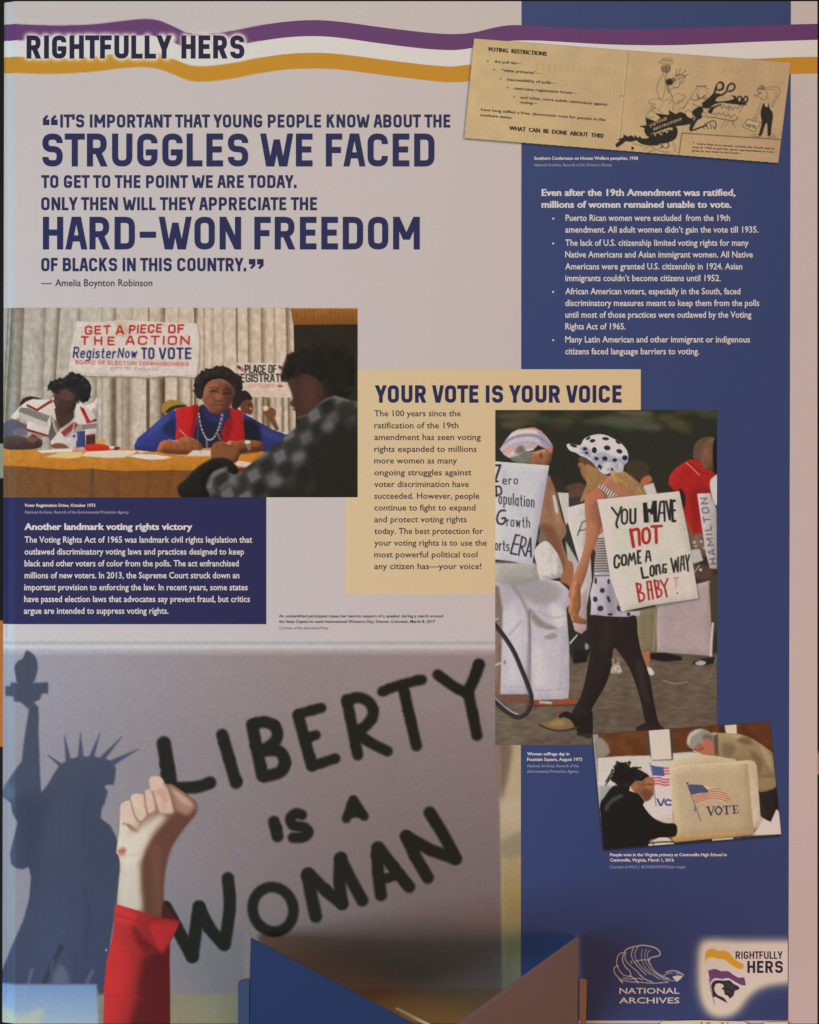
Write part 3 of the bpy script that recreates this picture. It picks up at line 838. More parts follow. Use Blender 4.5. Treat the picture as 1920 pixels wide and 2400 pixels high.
    R.poly([(652,612),(708,604),(712,680),(655,686)], (178,172,176), 2); R.ell(682, 636, 14, 14, (70,74,110), 2)
    R.poly([(878,668),(975,656),(970,730),(880,730)], (186,152,92), 3)
    R.poly([(340,768),(560,752),(680,756),(660,780),(380,790)], (214,204,200), 1)
    R.poly([(660,756),(800,752),(800,772),(680,776)], (206,126,104), 2)
    R.blob([(778,722),(900,706),(990,722),(1010,745),(990,768),(880,772),(800,772)], (190,46,30), 2); R.line([(800,752),(900,758),(990,752)], 8, (150,32,22), 4, .7)
    R.poly([(1005,728),(1055,728),(1050,752),(1010,752)], (206,190,190), 2); R.poly([(1060,732),(1105,738),(1098,756),(1058,768),(1040,760)], (110,36,30), 2)
    R.poly([(420,826),(560,785),(760,780),(740,830),(640,842)], (214,182,128), 2)
    R.poly([(740,820),(800,778),(1020,768),(1260,768),(1230,800),(1140,832),(1000,838)], (206,196,176), 1)
    R.poly([(1160,820),(1260,800),(1430,805),(1585,828),(1500,850),(1360,852)], (212,204,192), 1)
    R.poly([(1256,768),(1340,752),(1368,776),(1290,796)], (200,184,150), 2)
    R.line([(750,822),(1000,838),(1140,832),(1230,800)], 4, (120,90,50), 1, .6); R.line([(1170,824),(1360,853),(1500,852)], 4, (120,84,40), 1, .6)
    # woman in the centre
    R.frame(*B)
    R.blob([(245,380),(252,330),(300,300),(360,305),(415,330),(418,345),(330,360),(280,400)], (150,122,52), 2)
    R.blob([(270,392),(300,355),(360,335),(415,338),(418,352),(350,362),(300,392)], (48,42,40), 2)
    for i in range(10): R.ell(170+i*9, 462-i*3, 10, 12, (188-i*3,160,130), 4, .6)
    R.blob([(795,300),(800,245),(850,232),(890,270),(895,300),(850,305),(820,340)], (36,31,30), 2)
    R.blob([(815,330),(850,300),(890,305),(905,350),(890,405),(840,400),(815,370)], (96,58,40), 3)
    R.line([(870,335),(890,338)], 5, (40,26,24), 2); R.ell(888, 362, 9, 5, (190,170,150), 2)
    R.poly([(850,400),(905,412),(905,425),(850,420)], (190,182,180), 3)
    R.line([(1010,395),(1040,440),(1075,505)], 52, (104,70,46), 3, w2=28); R.ell(1030, 395, 40, 40, (112,72,48), 3); R.ell(995, 360, 20, 18, (214,196,170), 3)
    R.poly([(1120,532),(1200,532),(1200,552),(1120,548)], (204,196,190), 2)
    SL = (46, 56, 122)
    sl = [(335,372),(260,412),(150,510),(70,575),(44,630),(52,660),(120,668),(220,676),(232,615),(300,585),(350,595),(372,480),(350,380)]
    sr = [(832,395),(930,450),(1040,512),(1170,560),(1200,600),(1110,650),(1020,682),(960,670),(955,610),(835,592),(828,470)]
    R.poly(sl, SL, 1.5); R.poly(sr, (40,48,104), 1.5)
    R.clip(sl); R.blob([(330,430),(350,560),(290,560),(250,500)], (30,34,66), 12, .8); R.blob([(60,640),(200,640),(220,676),(60,670)], (36,42,90), 8, .7); R.blob([(180,480),(260,420),(300,440),(180,540),(120,580)], (66,78,146), 10, .6); R.clip()
    R.clip(sr); R.blob([(830,450),(930,470),(960,600),(840,590)], (24,22,30), 12, .85); R.blob([(980,500),(1120,570),(1080,600),(980,560)], (60,68,128), 12, .6); R.clip()
    R.poly([(505,350),(545,330),(600,385),(650,400),(720,370),(760,350),(790,430),(760,560),(690,640),(540,650),(470,590),(480,450)], (31,33,56), 2)
    R.poly([(345,367),(440,345),(500,330),(516,350),(492,470),(470,575),(400,575),(342,590),(352,480)], (178,32,34), 1.5)
    R.poly([(735,352),(830,380),(832,450),(845,585),(800,602),(690,592),(676,540),(715,430)], (166,30,32), 1.5)
    R.clip([(345,367),(500,330),(516,350),(470,575),(342,590)]); R.blob([(470,340),(510,350),(480,560),(450,560),(470,440)], (120,16,22), 7, .7); R.clip()
    R.blob([(700,400),(730,380),(760,470),(720,580),(690,560)], (112,18,24), 9, .7)
    R.poly([(525,330),(600,385),(660,398),(740,350),(735,430),(640,470),(560,440)], (38,42,84), 5)
    R.blob([(540,250),(552,200),(600,158),(680,148),(742,180),(766,235),(760,290),(738,340),(705,380),(650,404),(600,394),(562,345),(532,290)], (116,72,55), 2)
    R.blob([(700,190),(760,220),(762,300),(720,370),(680,395),(700,320),(690,250)], (78,46,40), 10, .8)
    R.blob([(560,210),(620,180),(660,200),(600,225),(560,260)], (152,104,78), 10, .8); R.ell(652, 282, 22, 26, (150,98,70), 7, .8); R.ell(590, 300, 24, 26, (142,92,66), 9, .7)
    for x, y in ((624, 238), (716, 254)):
        R.ell(x, y-2, 30, 12, (78,48,38), 7, .6); R.line([(x-28,y+2),(x,y-5),(x+26,y+4)], 8, (34,24,26), 2.5, .9, sm=True); R.line([(x-34,y-22),(x-4,y-31),(x+30,y-22)], 6, (48,30,28), 3, .7, sm=True)
    R.line([(640,240),(636,280),(640,300)], 8, (150,100,74), 5, .6, sm=True); R.line([(632,303),(655,309),(680,304)], 6, (62,38,32), 3, .85, sm=True)
    R.line([(616,333),(650,338),(688,334)], 6, (80,34,34), 2.5, .85, sm=True); R.blob([(626,340),(650,343),(678,341),(652,352)], (134,70,62), 3, .7); R.line([(630,368),(655,372),(680,368)], 8, (84,50,40), 6, .6, sm=True)
    R.blob([(600,385),(650,396),(710,370),(700,395),(650,410),(610,402)], (62,38,36), 5, .8)
    R.blob([(484,225),(486,160),(520,105),(575,80),(610,82),(660,58),(725,68),(778,110),(818,150),(824,215),(805,285),(808,335),(775,362),(748,340),(768,240),(742,186),(690,152),(630,150),(580,172),(552,215),(535,290),(505,288),(490,265)], (34,29,29), 1.5)
    HC = [(484,225),(486,160),(520,105),(575,80),(610,82),(660,58),(725,68),(778,110),(818,150),(824,215),(805,285),(808,335),(775,362),(790,240),(762,176),(700,120),(620,110),(560,140),(520,215),(500,290)]
    R.fuzz(HC, (38,32,31), 110, 15, 5, .12)
    for p in [(560,120),(640,95),(720,110),(520,170)]: R.ell(p[0], p[1], 30, 8, (62,52,48), 6, .6, rot=-20)
    pp = smooth([(512,400),(522,470),(545,540),(575,585),(612,580),(645,530),(665,470),(682,400)], False, 5)
    for i, p in enumerate(pp): R.ell(p[0], p[1], 7, 6, (186,178,176) if i % 2 == 0 else (110,106,120), 1)
    for i in range(8): R.ell(566+((i % 2)*8), 595+i*9, 6, 6, (140,138,140), 2, .8)
    R.line([(498,420),(506,520),(500,590)], 5, (90,84,124), 1.5); R.line([(690,420),(668,520)], 5, (110,104,130), 1.5)
    R.line([(375,516),(430,572)], 7, (168,156,160), 1)
    SK = (132, 78, 50)
    R.blob([(218,640),(240,600),(300,588),(350,598),(385,572),(440,566),(500,590),(530,620),(538,645),(520,672),(460,690),(350,694),(218,674)], SK, 2)
    R.blob([(240,660),(360,660),(480,670),(440,692),(300,692)], (92,52,36), 6, .8)
    for x in (440, 468, 494): R.line([(x-24,590),(x+18,622),(x+28,650)], 4, (86,48,34), 2, .8, sm=True)
    R.ell(420, 592, 22, 10, (170,112,78), 5, .7)
    R.poly([(450,680),(470,664),(600,662),(600,700),(420,704)], (204,192,180), 2); R.line([(512,664),(535,684)], 4, (100,100,120), 1)
    R.poly([(265,690),(440,700),(600,700),(600,708),(440,708)], (200,170,120), 2)
    # hands on the form and the wrist watch
    R.blob([(598,660),(620,615),(665,598),(720,602),(780,598),(850,588),(960,600),(972,640),(965,668),(880,674),(815,690),(790,740),(760,752),(690,742),(610,735),(600,700)], (112,66,42), 2)
    R.blob([(610,660),(700,640),(780,660),(760,730),(640,730)], (126,82,52), 9, .7); R.blob([(820,650),(960,645),(960,672),(820,690)], (72,40,30), 6, .8)
    R.line([(648,542),(672,590),(700,612)], 16, (130,82,54), 2, sm=True); R.line([(640,600),(690,590)], 5, (70,40,30), 2)
    R.ell(728, 612, 20, 9, (206,120,50), 2, rot=20); R.poly([(838,592),(885,592),(890,660),(868,664),(850,630)], (122,104,76), 2); R.ell(864, 604, 22, 13, (206,196,170), 2)
    R.poly([(760,765),(800,738),(940,760),(930,790),(800,778)], (204,192,186), 1.5); R.poly([(780,790),(900,792),(880,830),(790,835)], (96,52,34), 4)
    # man seen from behind in a chequered jacket
    R.frame(*K)
    R.blob([(1345,360),(1390,330),(1500,330),(1540,420),(1520,560),(1460,580),(1430,590),(1400,560),(1388,520),(1366,500),(1364,486),(1376,470),(1366,430)], (62,42,38), 3)
    R.blob([(1420,380),(1480,385),(1490,470),(1450,530),(1410,470)], (82,52,50), 12, .7)
    R.ell(1374, 492, 9, 8, (86,52,48), 3); R.line([(1380,520),(1394,524)], 5, (40,26,26), 3)
    R.blob([(1322,382),(1332,310),(1362,262),(1420,232),(1500,205),(1600,210),(1660,260),(1660,420),(1600,480),(1540,470),(1500,380),(1440,352),(1392,362),(1362,372)], (30,27,25), 4)
    R.fuzz([(1322,382),(1332,310),(1362,262),(1420,232),(1500,205),(1600,210),(1660,260),(1660,420),(1560,440),(1500,360),(1440,345),(1392,355),(1362,372)], (32,29,27), 60, 14, 3, .2, 3)
    jac = [(1336,650),(1400,600),(1425,560),(1470,515),(1530,470),(1570,455),(1620,470),(1686,485),(1686,936),(960,936),(955,860),(1000,800),(1060,805),(1110,832),(1190,770),(1260,712),(1310,680)]
    R.poly(jac, (52,54,53), 4)
    R.clip(jac, blur=3)
    rs = np.random.RandomState(4)
    for i in range(-2, 16):
        for j in range(-3, 12):
            x = 980+i*62+j*26; y = 900-i*44+j*62
            v = rs.rand()
            if (i+j) % 2 == 0: c = (88+v*26, 88+v*24, 92+v*26)
            else: c = (28+v*18, 28+v*18, 26+v*16)
            if x > 1480 and y > 620: c = (34+v*10, 33+v*10, 28+v*8)
            R.poly([(x-32,y-10),(x+16,y-38),(x+34,y+10),(x-14,y+38)], c, 4.5, .8)
    R.blob([(1500,640),(1690,560),(1690,936),(1240,936),(1400,800)], (33,32,27), 34, .85)
    R.line([(1480,500),(1570,462),(1640,480)], 8, (124,126,124), 5, .7, sm=True)
    for c in [(1540,600,32,26),(1405,740,34,24),(1300,860,34,26),(1100,860,20,26)]: R.ell(c[0], c[1], c[2], c[3], (112,106,114), 10, .75, rot=-20)
    R.clip()
    R.blob([(834,888),(870,850),(930,790),(1000,752),(1070,752),(1120,800),(1100,826),(1040,800),(985,830),(968,880),(980,936),(860,936)], (27,26,24), 3)
    R.line([(985,880),(1005,830),(1060,800)], 16, (120,124,126), 6, .8, sm=True); R.line([(1040,890),(1090,850)], 14, (110,112,112), 7, .7)
    R.line([(1400,560),(1436,548)], 6, (110,104,102), 3, .7)
    # folded rim catches none of the print: leave it, add film grain
    R.noise(5.0, .05, 21)
    R.build('printed_photograph', L3, board, label='registration desk photograph, woman in red vest writing')
registration_photo()
# ------------------------------------------------------------------ printed photograph: march with placards
def march_photo():
    ZONE[0] = 'march'
    R = Raster(1161, 961, 1680.5, 1746, 1.5, (44, 42, 32))
    T = (1160, 960, 3.2547); L = (1160, 1340, 3.2547)
    R.frame(*T)
    SKIN = (146, 92, 62)
    # dark trees and the road
    R.c[:] = lg((0,0),(40,40,32),(0,1200),(48,42,34))(*R.grid())
    rs = np.random.RandomState(7)
    for i in range(26):
        x, y = rs.rand()*1700, rs.rand()*150; R.ell(x, y, 60+rs.rand()*90, 12+rs.rand()*22, (62+rs.rand()*30, 60+rs.rand()*24, 46), 14, .5, rot=rs.rand()*30-10)
    R.blob([(820,60),(1000,50),(1240,110),(1260,160),(1100,150),(900,110)], (92,88,68), 16, .6); R.blob([(950,10),(1180,14),(1180,40),(1000,40)], (120,98,76), 10, .6)
    R.blob([(660,90),(800,60),(900,110),(720,110)], (74,72,54), 12, .6)
    R.blob([(200,200),(640,160),(700,560),(420,560)], (38,34,30), 40, .6)
    R.frame(*L)
    R.poly([(0,560),(1725,560),(1725,1400),(0,1400)], lg((0,600),(108,90,74),(500,1300),(96,80,66)), 14)
    R.clip([(0,590),(1725,590),(1725,1400),(0,1400)]); R.noise(16, .10, 3, cellx=50); R.noise(90, .08, 5); R.clip()
    R.poly([(1180,600),(1700,560),(1700,640),(1180,660)], (78,66,58), 12, .6)
    R.frame(*T)
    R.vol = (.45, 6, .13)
    # background people
    R.blob([(640,560),(700,600),(710,650),(640,700),(565,720),(560,630)], (92,62,46), 5); R.line([(560,600),(640,580),(700,610)], 40, (86,58,46), 5, sm=True)
    R.poly([(560,680),(700,650),(700,720),(560,745)], (58,48,52), 4)
    R.poly([(420,520),(520,540),(560,640),(480,700)], (54,40,34), 8, .7)
    R.blob([(1000,420),(1050,390),(1120,388),(1170,430),(1165,510),(1120,530),(1020,500)], (62,50,36), 5); R.blob([(1120,530),(1175,500),(1200,540),(1160,570),(1110,575)], (170,94,62), 4)
    R.poly([(1130,580),(1210,558),(1236,640),(1140,660)], (190,176,170), 3)
    RED = (160, 34, 31)
    R.blob([(1400,650),(1440,640),(1480,780),(1520,930),(1500,1000),(1450,900)], (128,72,52), 4)
    R.poly([(1322,565),(1335,500),(1380,445),(1430,410),(1490,380),(1560,390),(1640,450),(1700,520),(1700,650),(1600,960),(1530,965),(1480,880),(1420,740),(1398,640),(1350,600)], RED, 2.5)
    R.blob([(1500,600),(1640,600),(1640,640),(1580,700),(1560,850),(1520,940),(1500,800)], (126,26,26), 14, .7)
    R.line([(1460,405),(1500,440),(1560,500)], 7, (214,130,120), 2); R.line([(1480,400),(1560,470),(1640,500)], 5, (120,22,24), 2)
    R.blob([(1520,300),(1550,240),(1620,212),(1690,225),(1710,300),(1700,420),(1660,460),(1600,450),(1560,390),(1520,380)], (106,70,54), 3)
    R.blob([(1515,310),(1535,255),(1590,215),(1660,215),(1620,240),(1580,270),(1570,320),(1545,370),(1515,370)], (86,68,54), 5, .9); R.ell(1620, 330, 40, 60, (136,86,62), 14, .7)
    R.blob([(1670,240),(1720,220),(1725,520),(1690,510),(1665,420)], (26,24,24), 4)
    R.blob([(1640,560),(1660,520),(1725,500),(1725,740),(1680,730),(1650,640)], (196,186,182), 3)
    R.poly([(1650,740),(1725,720),(1725,1400),(1690,1400),(1640,1100)], (52,44,36), 6, .9)
    R.blob([(1410,600),(1450,650),(1450,750),(1425,740),(1400,650)], (36,30,28), 5)
    R.ell(1560, 1010, 55, 60, (150,140,134), 6); R.blob([(1480,1000),(1540,940),(1600,960),(1640,1080),(1600,1120),(1500,1080)], (110,80,66), 6, .8)
    for i in range(24): R.ell(1500+rs.rand()*120, 960+rs.rand()*160, 12, 8, (170+rs.rand()*30,)*3 if i % 2 else (84,60,50), 3, .7)
    R.poly([(1470,1075),(1560,1060),(1590,1150),(1510,1180)], (178,166,160), 4)
    R.blob([(1500,1200),(1560,1180),(1660,1210),(1640,1290),(1540,1290)], (84,62,52), 8, .9); R.line([(1500,1270),(1560,1190)], 6, (180,170,170), 2); R.ell(1570, 1222, 10, 10, (200,196,196), 3)
    R.poly([(1543,642),(1640,637),(1665,700),(1690,760),(1696,1215),(1640,1210),(1610,1100),(1580,900)], lg((1540,640),(186,170,168),(1700,1200),(170,154,150)), 2)
    # HAMILTON reads upwards along the placard edge
    strokes, W = layout('HAMILTON', .38, .2)
    for st in strokes:
        P = np.array(st)
        u = P[:, 0]/W; R.line(np.stack([1578+ (1-u)*78+P[:, 1]*44*1.0-4, 1185-u*505-P[:, 1]*8], 1) if False else np.stack([1686-u*74-(1-P[:, 1])*0-(P[:, 1])*46+4, 1175-u*500+P[:, 1]*4], 1), 8.5, (84,76,84), 1, .95)
    # pale board and khaki legs behind
    R.frame(*L)
    R.poly([(1225,180),(1660,60),(1665,642),(1228,612)], lg((1230,200),(158,136,134),(1660,600),(170,148,144)), 3)
    R.poly([(1640,90),(1700,60),(1700,600),(1660,640)], (48,42,36), 4)
    R.blob([(1640,60),(1700,40),(1710,300),(1680,480),(1650,300)], (66,58,40), 6)
    R.line([(1662,395),(1645,640)], 17, (196,178,170), 2)
    R.poly([(1075,300),(1240,262),(1232,420),(1238,605),(1110,615),(1080,450)], (120,106,80), 4); R.line([(1225,300),(1210,600)], 16, (150,134,104), 5, .7)
    R.poly([(1110,610),(1190,605),(1176,700),(1180,745),(1150,740)], (160,98,68), 3); R.blob([(1150,740),(1185,730),(1215,770),(1200,790),(1165,775)], (196,186,182), 3)
    R.poly([(1182,622),(1300,618),(1430,650),(1425,676),(1300,686),(1185,668)], (32,28,28), 4); R.poly([(1585,660),(1680,648),(1670,700),(1600,716),(1510,706),(1510,690)], (36,32,32), 4)
    R.blob([(1530,694),(1570,676),(1610,690),(1590,712),(1540,710)], (168,156,150), 3)
    R.line([(1280,826),(1340,848),(1400,852),(1470,840)], 7, (148,138,128), 3, .8, sm=True); R.line([(1690,650),(1660,750),(1620,840)], 6, (120,118,110), 4, .6)
    R.poly([(560,350),(720,350),(740,600),(660,690),(600,700),(560,600)], (44,38,34), 8); R.poly([(610,600),(720,600),(700,690),(600,700)], (30,28,28), 6)
    R.poly([(570,540),(635,470),(628,490),(572,556)], (188,182,182), 2); R.blob([(690,545),(715,560),(712,590),(690,590)], (140,134,128), 4)
    # placards behind the two women
    R.frame(*T)
    R.poly([(478,632),(562,636),(566,830),(545,900),(520,800)], (190,176,166), 2)
    R.poly([(556,746),(705,708),(740,1300),(700,1500),(600,1400),(640,1160),(556,860)], (194,180,170), 2)
    R.poly([(548,860),(640,1165),(628,1150),(545,1040),(530,960)], (44,50,44), 3)
    R.poly([(540,1000),(640,1170),(600,1330),(560,1200)], (176,160,152), 3)
    R.line([(630,960),(668,858),(698,848)], 8, (50,44,46), 1); R.line([(642,925),(695,912)], 7, (50,44,46), 1)
    # woman at the left, seen from behind
    arm = [(405,500),(440,560),(470,640),(505,800),(545,920),(530,970),(512,1010),(560,1150),(592,1270),(560,1320),(520,1280),(480,1180),(420,1060),(350,940),(340,820),(370,640)]
    R.poly(smooth(arm), lg((340,700),(132,90,68),(560,900),(154,108,82)), 2)
    R.clip(arm, True); R.blob([(340,900),(420,880),(480,960),(540,1180),(520,1280),(440,1120)], (104,62,46), 12, .7); R.blob([(430,600),(480,700),(500,840),(470,860),(440,740)], (186,128,92), 12, .6); R.clip()
    R.poly([(440,655),(456,650),(482,760),(480,795),(462,780)], (176,186,204), 2)
    R.blob([(120,360),(200,330),(300,320),(420,290),(438,330),(408,420),(300,420),(200,410)], (150,94,64), 3); R.blob([(120,340),(200,360),(260,400),(200,404),(140,384)], (92,82,66), 4); R.ell(352, 352, 16, 24, (112,66,48), 4); R.blob([(400,280),(436,262),(442,300),(425,330)], (170,110,76), 3)
    R.blob([(345,930),(380,940),(400,1040),(330,1010)], (110,96,82), 6)
    R.blob([(90,340),(150,320),(230,320),(290,330),(270,392),(200,408),(140,392)], (112,104,92), 4); R.line([(150,350),(230,390)], 5, (150,142,130), 2, .6)
    sc = [(38,302),(78,240),(130,175),(180,150),(300,136),(350,160),(390,200),(420,240),(432,262),(408,300),(370,290),(330,270),(290,310),(230,322),(180,350),(110,368),(70,345)]
    R.poly(sc, (196,170,166), 1.5)
    R.clip(sc)
    for yy, c in [(150,(190,110,90)),(178,(206,190,190)),(205,(118,112,134)),(232,(196,168,172)),(262,(150,146,172)),(290,(200,140,120)),(320,(206,190,188))]:
        R.line([(20,yy+100),(120,yy+20),(220,yy-8),(320,yy),(420,yy+70)], 22, c, 5, .85, sm=True)
    R.blob([(330,160),(430,240),(410,310),(360,270)], (140,124,140), 8, .7); R.blob([(150,330),(200,270),(240,330)], (76,70,64), 8, .7); R.blob([(60,300),(110,270),(120,340),(80,350)], (206,150,130), 8, .7)
    R.clip()
    # white trousers
    R.frame(*L)
    R.poly([(0,-60),(300,-60),(420,60),(520,80),(575,160),(575,240),(545,280),(556,420),(566,560),(568,880),(560,970),(300,978),(250,935),(20,940),(0,800)], (184,168,172), 2)
    R.poly([(0,-70),(310,-70),(350,40),(330,70),(160,110),(0,85)], (164,150,140), 10)
    body = [(0,-60),(300,-60),(575,160),(545,280),(568,880),(560,970),(300,978),(250,935),(0,940)]
    R.clip(body)
    R.blob([(60,60),(300,50),(480,100),(500,200),(380,260),(200,200),(120,130)], (140,130,124), 22, .7)
    R.line([(140,110),(210,220),(255,330),(265,500),(262,700),(255,920)], 22, (132,118,116), 8, .85, sm=True)
    R.blob([(265,270),(360,370),(460,420),(420,440),(330,420),(270,350)], (134,118,104), 9, .8); R.blob([(370,500),(440,470),(480,490),(430,515)], (136,120,114), 6, .8)
    R.blob([(420,240),(530,300),(540,420),(480,430),(440,330)], (206,192,194), 16, .7); R.blob([(290,560),(360,600),(380,860),(300,840)], (202,186,190), 16, .7)
    R.blob([(60,240),(140,260),(200,400),(190,800),(110,820),(70,500)], (200,186,190), 20, .6)
    R.line([(110,480),(180,400),(200,380)], 12, (140,126,122), 6, .6); R.line([(400,500),(520,420)], 12, (146,130,126), 6, .5); R.line([(520,560),(500,880)], 22, (160,144,146), 10, .5)
    R.blob([(20,100),(120,120),(160,200),(60,300),(10,260)], (160,146,146), 18, .6); R.line([(262,300),(268,600),(262,930)], 9, (110,96,94), 4, .85, sm=True); R.blob([(230,880),(262,500),(275,900),(262,960)], (138,124,122), 10, .6)
    R.line([(300,340),(380,420),(470,430)], 10, (120,104,94), 6, .7, sm=True); R.line([(330,300),(440,350),(540,330)], 8, (150,136,132), 6, .6, sm=True)
    R.line([(20,870),(250,880)], 5, (150,136,136), 2, .6); R.line([(300,900),(420,906),(565,884)], 5, (146,130,134), 2, .7)
    R.clip()
    R.poly([(20,935),(250,935),(240,1000),(60,1010)], (110,70,56), 4); R.poly([(300,976),(440,990),(560,965),(625,975),(620,1005),(560,1015),(320,1022)], (150,66,44), 3); R.poly([(340,985),(440,992),(430,1010),(340,1002)], (178,164,160), 3); R.line([(300,1024),(620,1016)], 7, (52,40,36), 3)
    # bag, strap
    R.blob([(300,-150),(340,-210),(400,-230),(470,-150),(510,-60),(518,30),(480,48),(360,60),(335,20),(318,-60)], (206,194,184), 2.5)
    R.clip([(300,-230),(520,-230),(530,60),(300,60)]); R.noise(12, .05, 12); R.line([(340,30),(420,50),(515,20)], 16, (160,148,138), 6, .8); R.clip()
    R.poly([(590,60),(600,130),(580,150),(500,80),(510,60)], (60,36,34), 3); R.blob([(520,0),(560,-80),(595,-60),(600,30),(575,110),(540,90),(500,70)], (150,94,62), 3)
    # bicycle wheel
    wh = smooth([(-20,380),(30,440),(90,520),(150,620),(210,760),(250,860),(278,950),(270,1030),(230,1090),(170,1110),(90,1070),(20,1010),(-30,960)], False, 6)
    R.poly([(0,100),(30,110),(60,300),(40,940),(0,940)], (108,82,66), 6, .8)
    R.line([(40,560),(30,930)], 16, (120,76,48), 4, .8); R.line([(0,715),(110,670)], 12, (188,180,176), 2, .9); R.ell(75, 690, 9, 18, (92,88,88), 3, .7)
    for k_ in range(14): R.line([(20,700),(20+330*math.cos(-1.35+k_*.2), 700+390*math.sin(-1.35+k_*.2))], 1.6, (176,166,166), 1, .35)
    for p in [(60,500),(140,660),(200,800),(240,1000),(120,1080),(180,1100),(40,1020)]: R.line([(40,700),p], 2, (170,160,160), 1, .45)
    R.line(wh[len(wh)*3//4:]-np.array([-2,24]), 11, (196,188,186), 2, .75)
    R.line(wh, 34, (42,37,36), 2); R.line(wh-np.array([8,0]), 6, (84,76,72), 2, .6)
    R.blob([(240,980),(330,1010),(250,1040)], (90,40,34), 8, .4)
    R.line([(0,365),(22,358)], 10, (180,176,176), 2)
    # left placard
    R.frame(*T)
    R.poly([(0,395),(415,426),(285,1182),(190,1172),(150,1160),(0,1142)], lg((0,400),(188,176,186),(300,1180),(192,180,188)), 1)
    K = (46, 39, 44); R.wk = 1.15
    R.line([(-30,425),(42,425),(2,545),(-30,545)], 15, K, 1); R.line([(0,548),(22,548)], 14, K, 1)
    R.text('ero', 62, 568, 172, 62, 7, K, dy=2)
    R.line([(8,585),(14,660)], 12, K, 1); R.line([(-10,588),(40,590),(48,640),(10,655),(-10,655)], 12, K, 1, sm=True)
    R.text('opulation', 32, 716, 298, 86, 7.5, K, dy=-28)
    R.line([(78,770),(40,775),(18,820),(25,865),(60,872),(78,850),(78,828),(55,830)], 13, K, 1, sm=True)
    R.text('rowth', 92, 888, 264, 78, 7, K, dy=-12)
    R.text('orts', 4, 1070, 106, 80, 8, K, dy=-8)
    R.line([(160,955),(120,1095),(165,1105)], 12, K, 1); R.line([(160,958),(190,960)], 10, K, 1); R.line([(138,1024),(180,1028)], 10, K, 1)
    R.line([(208,970),(182,1110)], 11, K, 1); R.line([(208,970),(238,990),(225,1040),(196,1045)], 10, K, 1, sm=True); R.line([(204,1045),(228,1115)], 10, K, 1)
    R.line([(236,1115),(272,980),(276,1122)], 11, K, 1); R.line([(246,1080),(276,1082)], 9, K, 1)
    # woman in the middle
    R.wk = 1.0
    hair = (150, 106, 68)
    back = [(690,640),(760,590),(830,530),(870,505),(960,510),(1060,580),(1130,640),(1150,690),(900,720),(880,1000),(780,1100),(700,900)]
    R.poly(smooth(back), (164,104,80), 2)
    ar = [(700,640),(750,600),(810,600),(850,640),(850,780),(810,900),(775,1000),(735,1100),(700,1250),(650,1380),(600,1440),(560,1420),(590,1300),(640,1180),(680,1050),(700,900),(692,760)]
    R.poly(smooth(ar), lg((690,800),(160,102,74),(860,800),(128,80,58)), 2)
    R.blob([(700,650),(780,600),(830,640),(840,720),(760,700),(700,740)], (186,104,78), 10, .7); R.blob([(690,900),(760,850),(790,940),(730,1080),(690,1180)], (178,116,82), 14, .6)
    # striped top
    top = [(790,960),(850,920),(870,1000),(890,1290),(900,1310),(752,1308),(760,1160),(775,1040)]
    R.poly(top, (170,156,148), 2); R.clip(top, blur=1)
    for i in range(24): R.line([(740,985+i*19),(900,982+i*19)], 8.5, (64,54,50), 1, .9)
    R.clip()
    st = [(768,590),(820,568),(860,600),(935,655),(870,672),(850,640),(810,605)]
    R.poly(st, (206,196,192), 1); R.clip(st)
    for i in range(9): R.line([(775+i*19,556+i*13),(742+i*19+40,606+i*13)] if False else [(800+i*17,560+i*12),(770+i*17,612+i*12)], 8, (38,34,40), 1)
    R.clip()
    R.blob([(640,380),(660,420),(680,500),(720,560),(780,560),(820,520),(800,440),(720,380),(660,360)], (84,58,42), 4)
    R.blob([(650,400),(632,430),(650,440),(655,480),(690,540),(720,540),(700,440)], (146,96,66), 5)
    R.blob([(690,440),(760,440),(830,480),(860,520),(800,580),(740,610),(690,640),(665,672),(700,600),(730,540),(700,500)], hair, 4)
    R.blob([(880,500),(980,480),(1060,530),(1120,600),(1160,660),(1160,700),(1100,650),(1000,620),(960,560),(900,530)], hair, 4)
    R.blob([(880,470),(980,470),(1080,540),(1140,610),(1172,690),(1160,730),(1120,690),(1060,640),(990,600),(920,560)], (160,116,74), 4)
    R.blob([(690,430),(740,430),(780,500),(770,580),(720,640),(680,690),(650,700),(680,620),(700,560)], (156,112,72), 4)
    for i in range(7): R.line([(700+i*14,470),(735+i*9,540),(690+i*5,640)], 5, (176,130,84) if i % 2 else (106,72,46), 2, .7, sm=True); R.line([(920+i*16,495),(1010+i*12,560),(1070+i*12,650)], 5, (184,136,88) if i % 2 else (112,76,50), 2, .7, sm=True)
    sk2 = [(1000,600),(1060,640),(1060,690),(900,690),(870,600),(840,560),(880,515),(950,520)]
    hat = [(548,268),(590,262),(650,272),(680,225),(730,200),(790,188),(850,196),(905,222),(955,250),(1000,300),(1018,350),(1010,400),(985,425),(975,470),(930,475),(890,440),(880,480),(840,492),(800,470),(775,440),(740,400),(700,370),(650,350),(620,330),(570,310)]
    R.poly(smooth(hat), (204,196,196), 1.5)
    R.clip(hat, True)
    R.blob([(740,360),(820,320),(900,350),(1000,380),(1000,420),(900,400),(800,420),(740,400)], (150,140,152), 9, .8); R.blob([(640,290),(700,280),(740,340),(700,360)], (130,122,132), 8, .7); R.blob([(880,440),(920,400),(980,440),(960,480)], (160,150,156), 6, .5)
    for k_ in range(9): R.ell(760+k_*28, 455-abs(4-k_)*9, 15, 20, (196,186,190) if k_ % 2 else (150,138,148), 4, .7, rot=k_*20)
    R.line([(770,440),(820,400),(880,395),(940,420)], 6, (120,110,124), 4, .7, sm=True); R.line([(640,330),(700,340),(760,390)], 6, (126,116,128), 4, .7, sm=True)
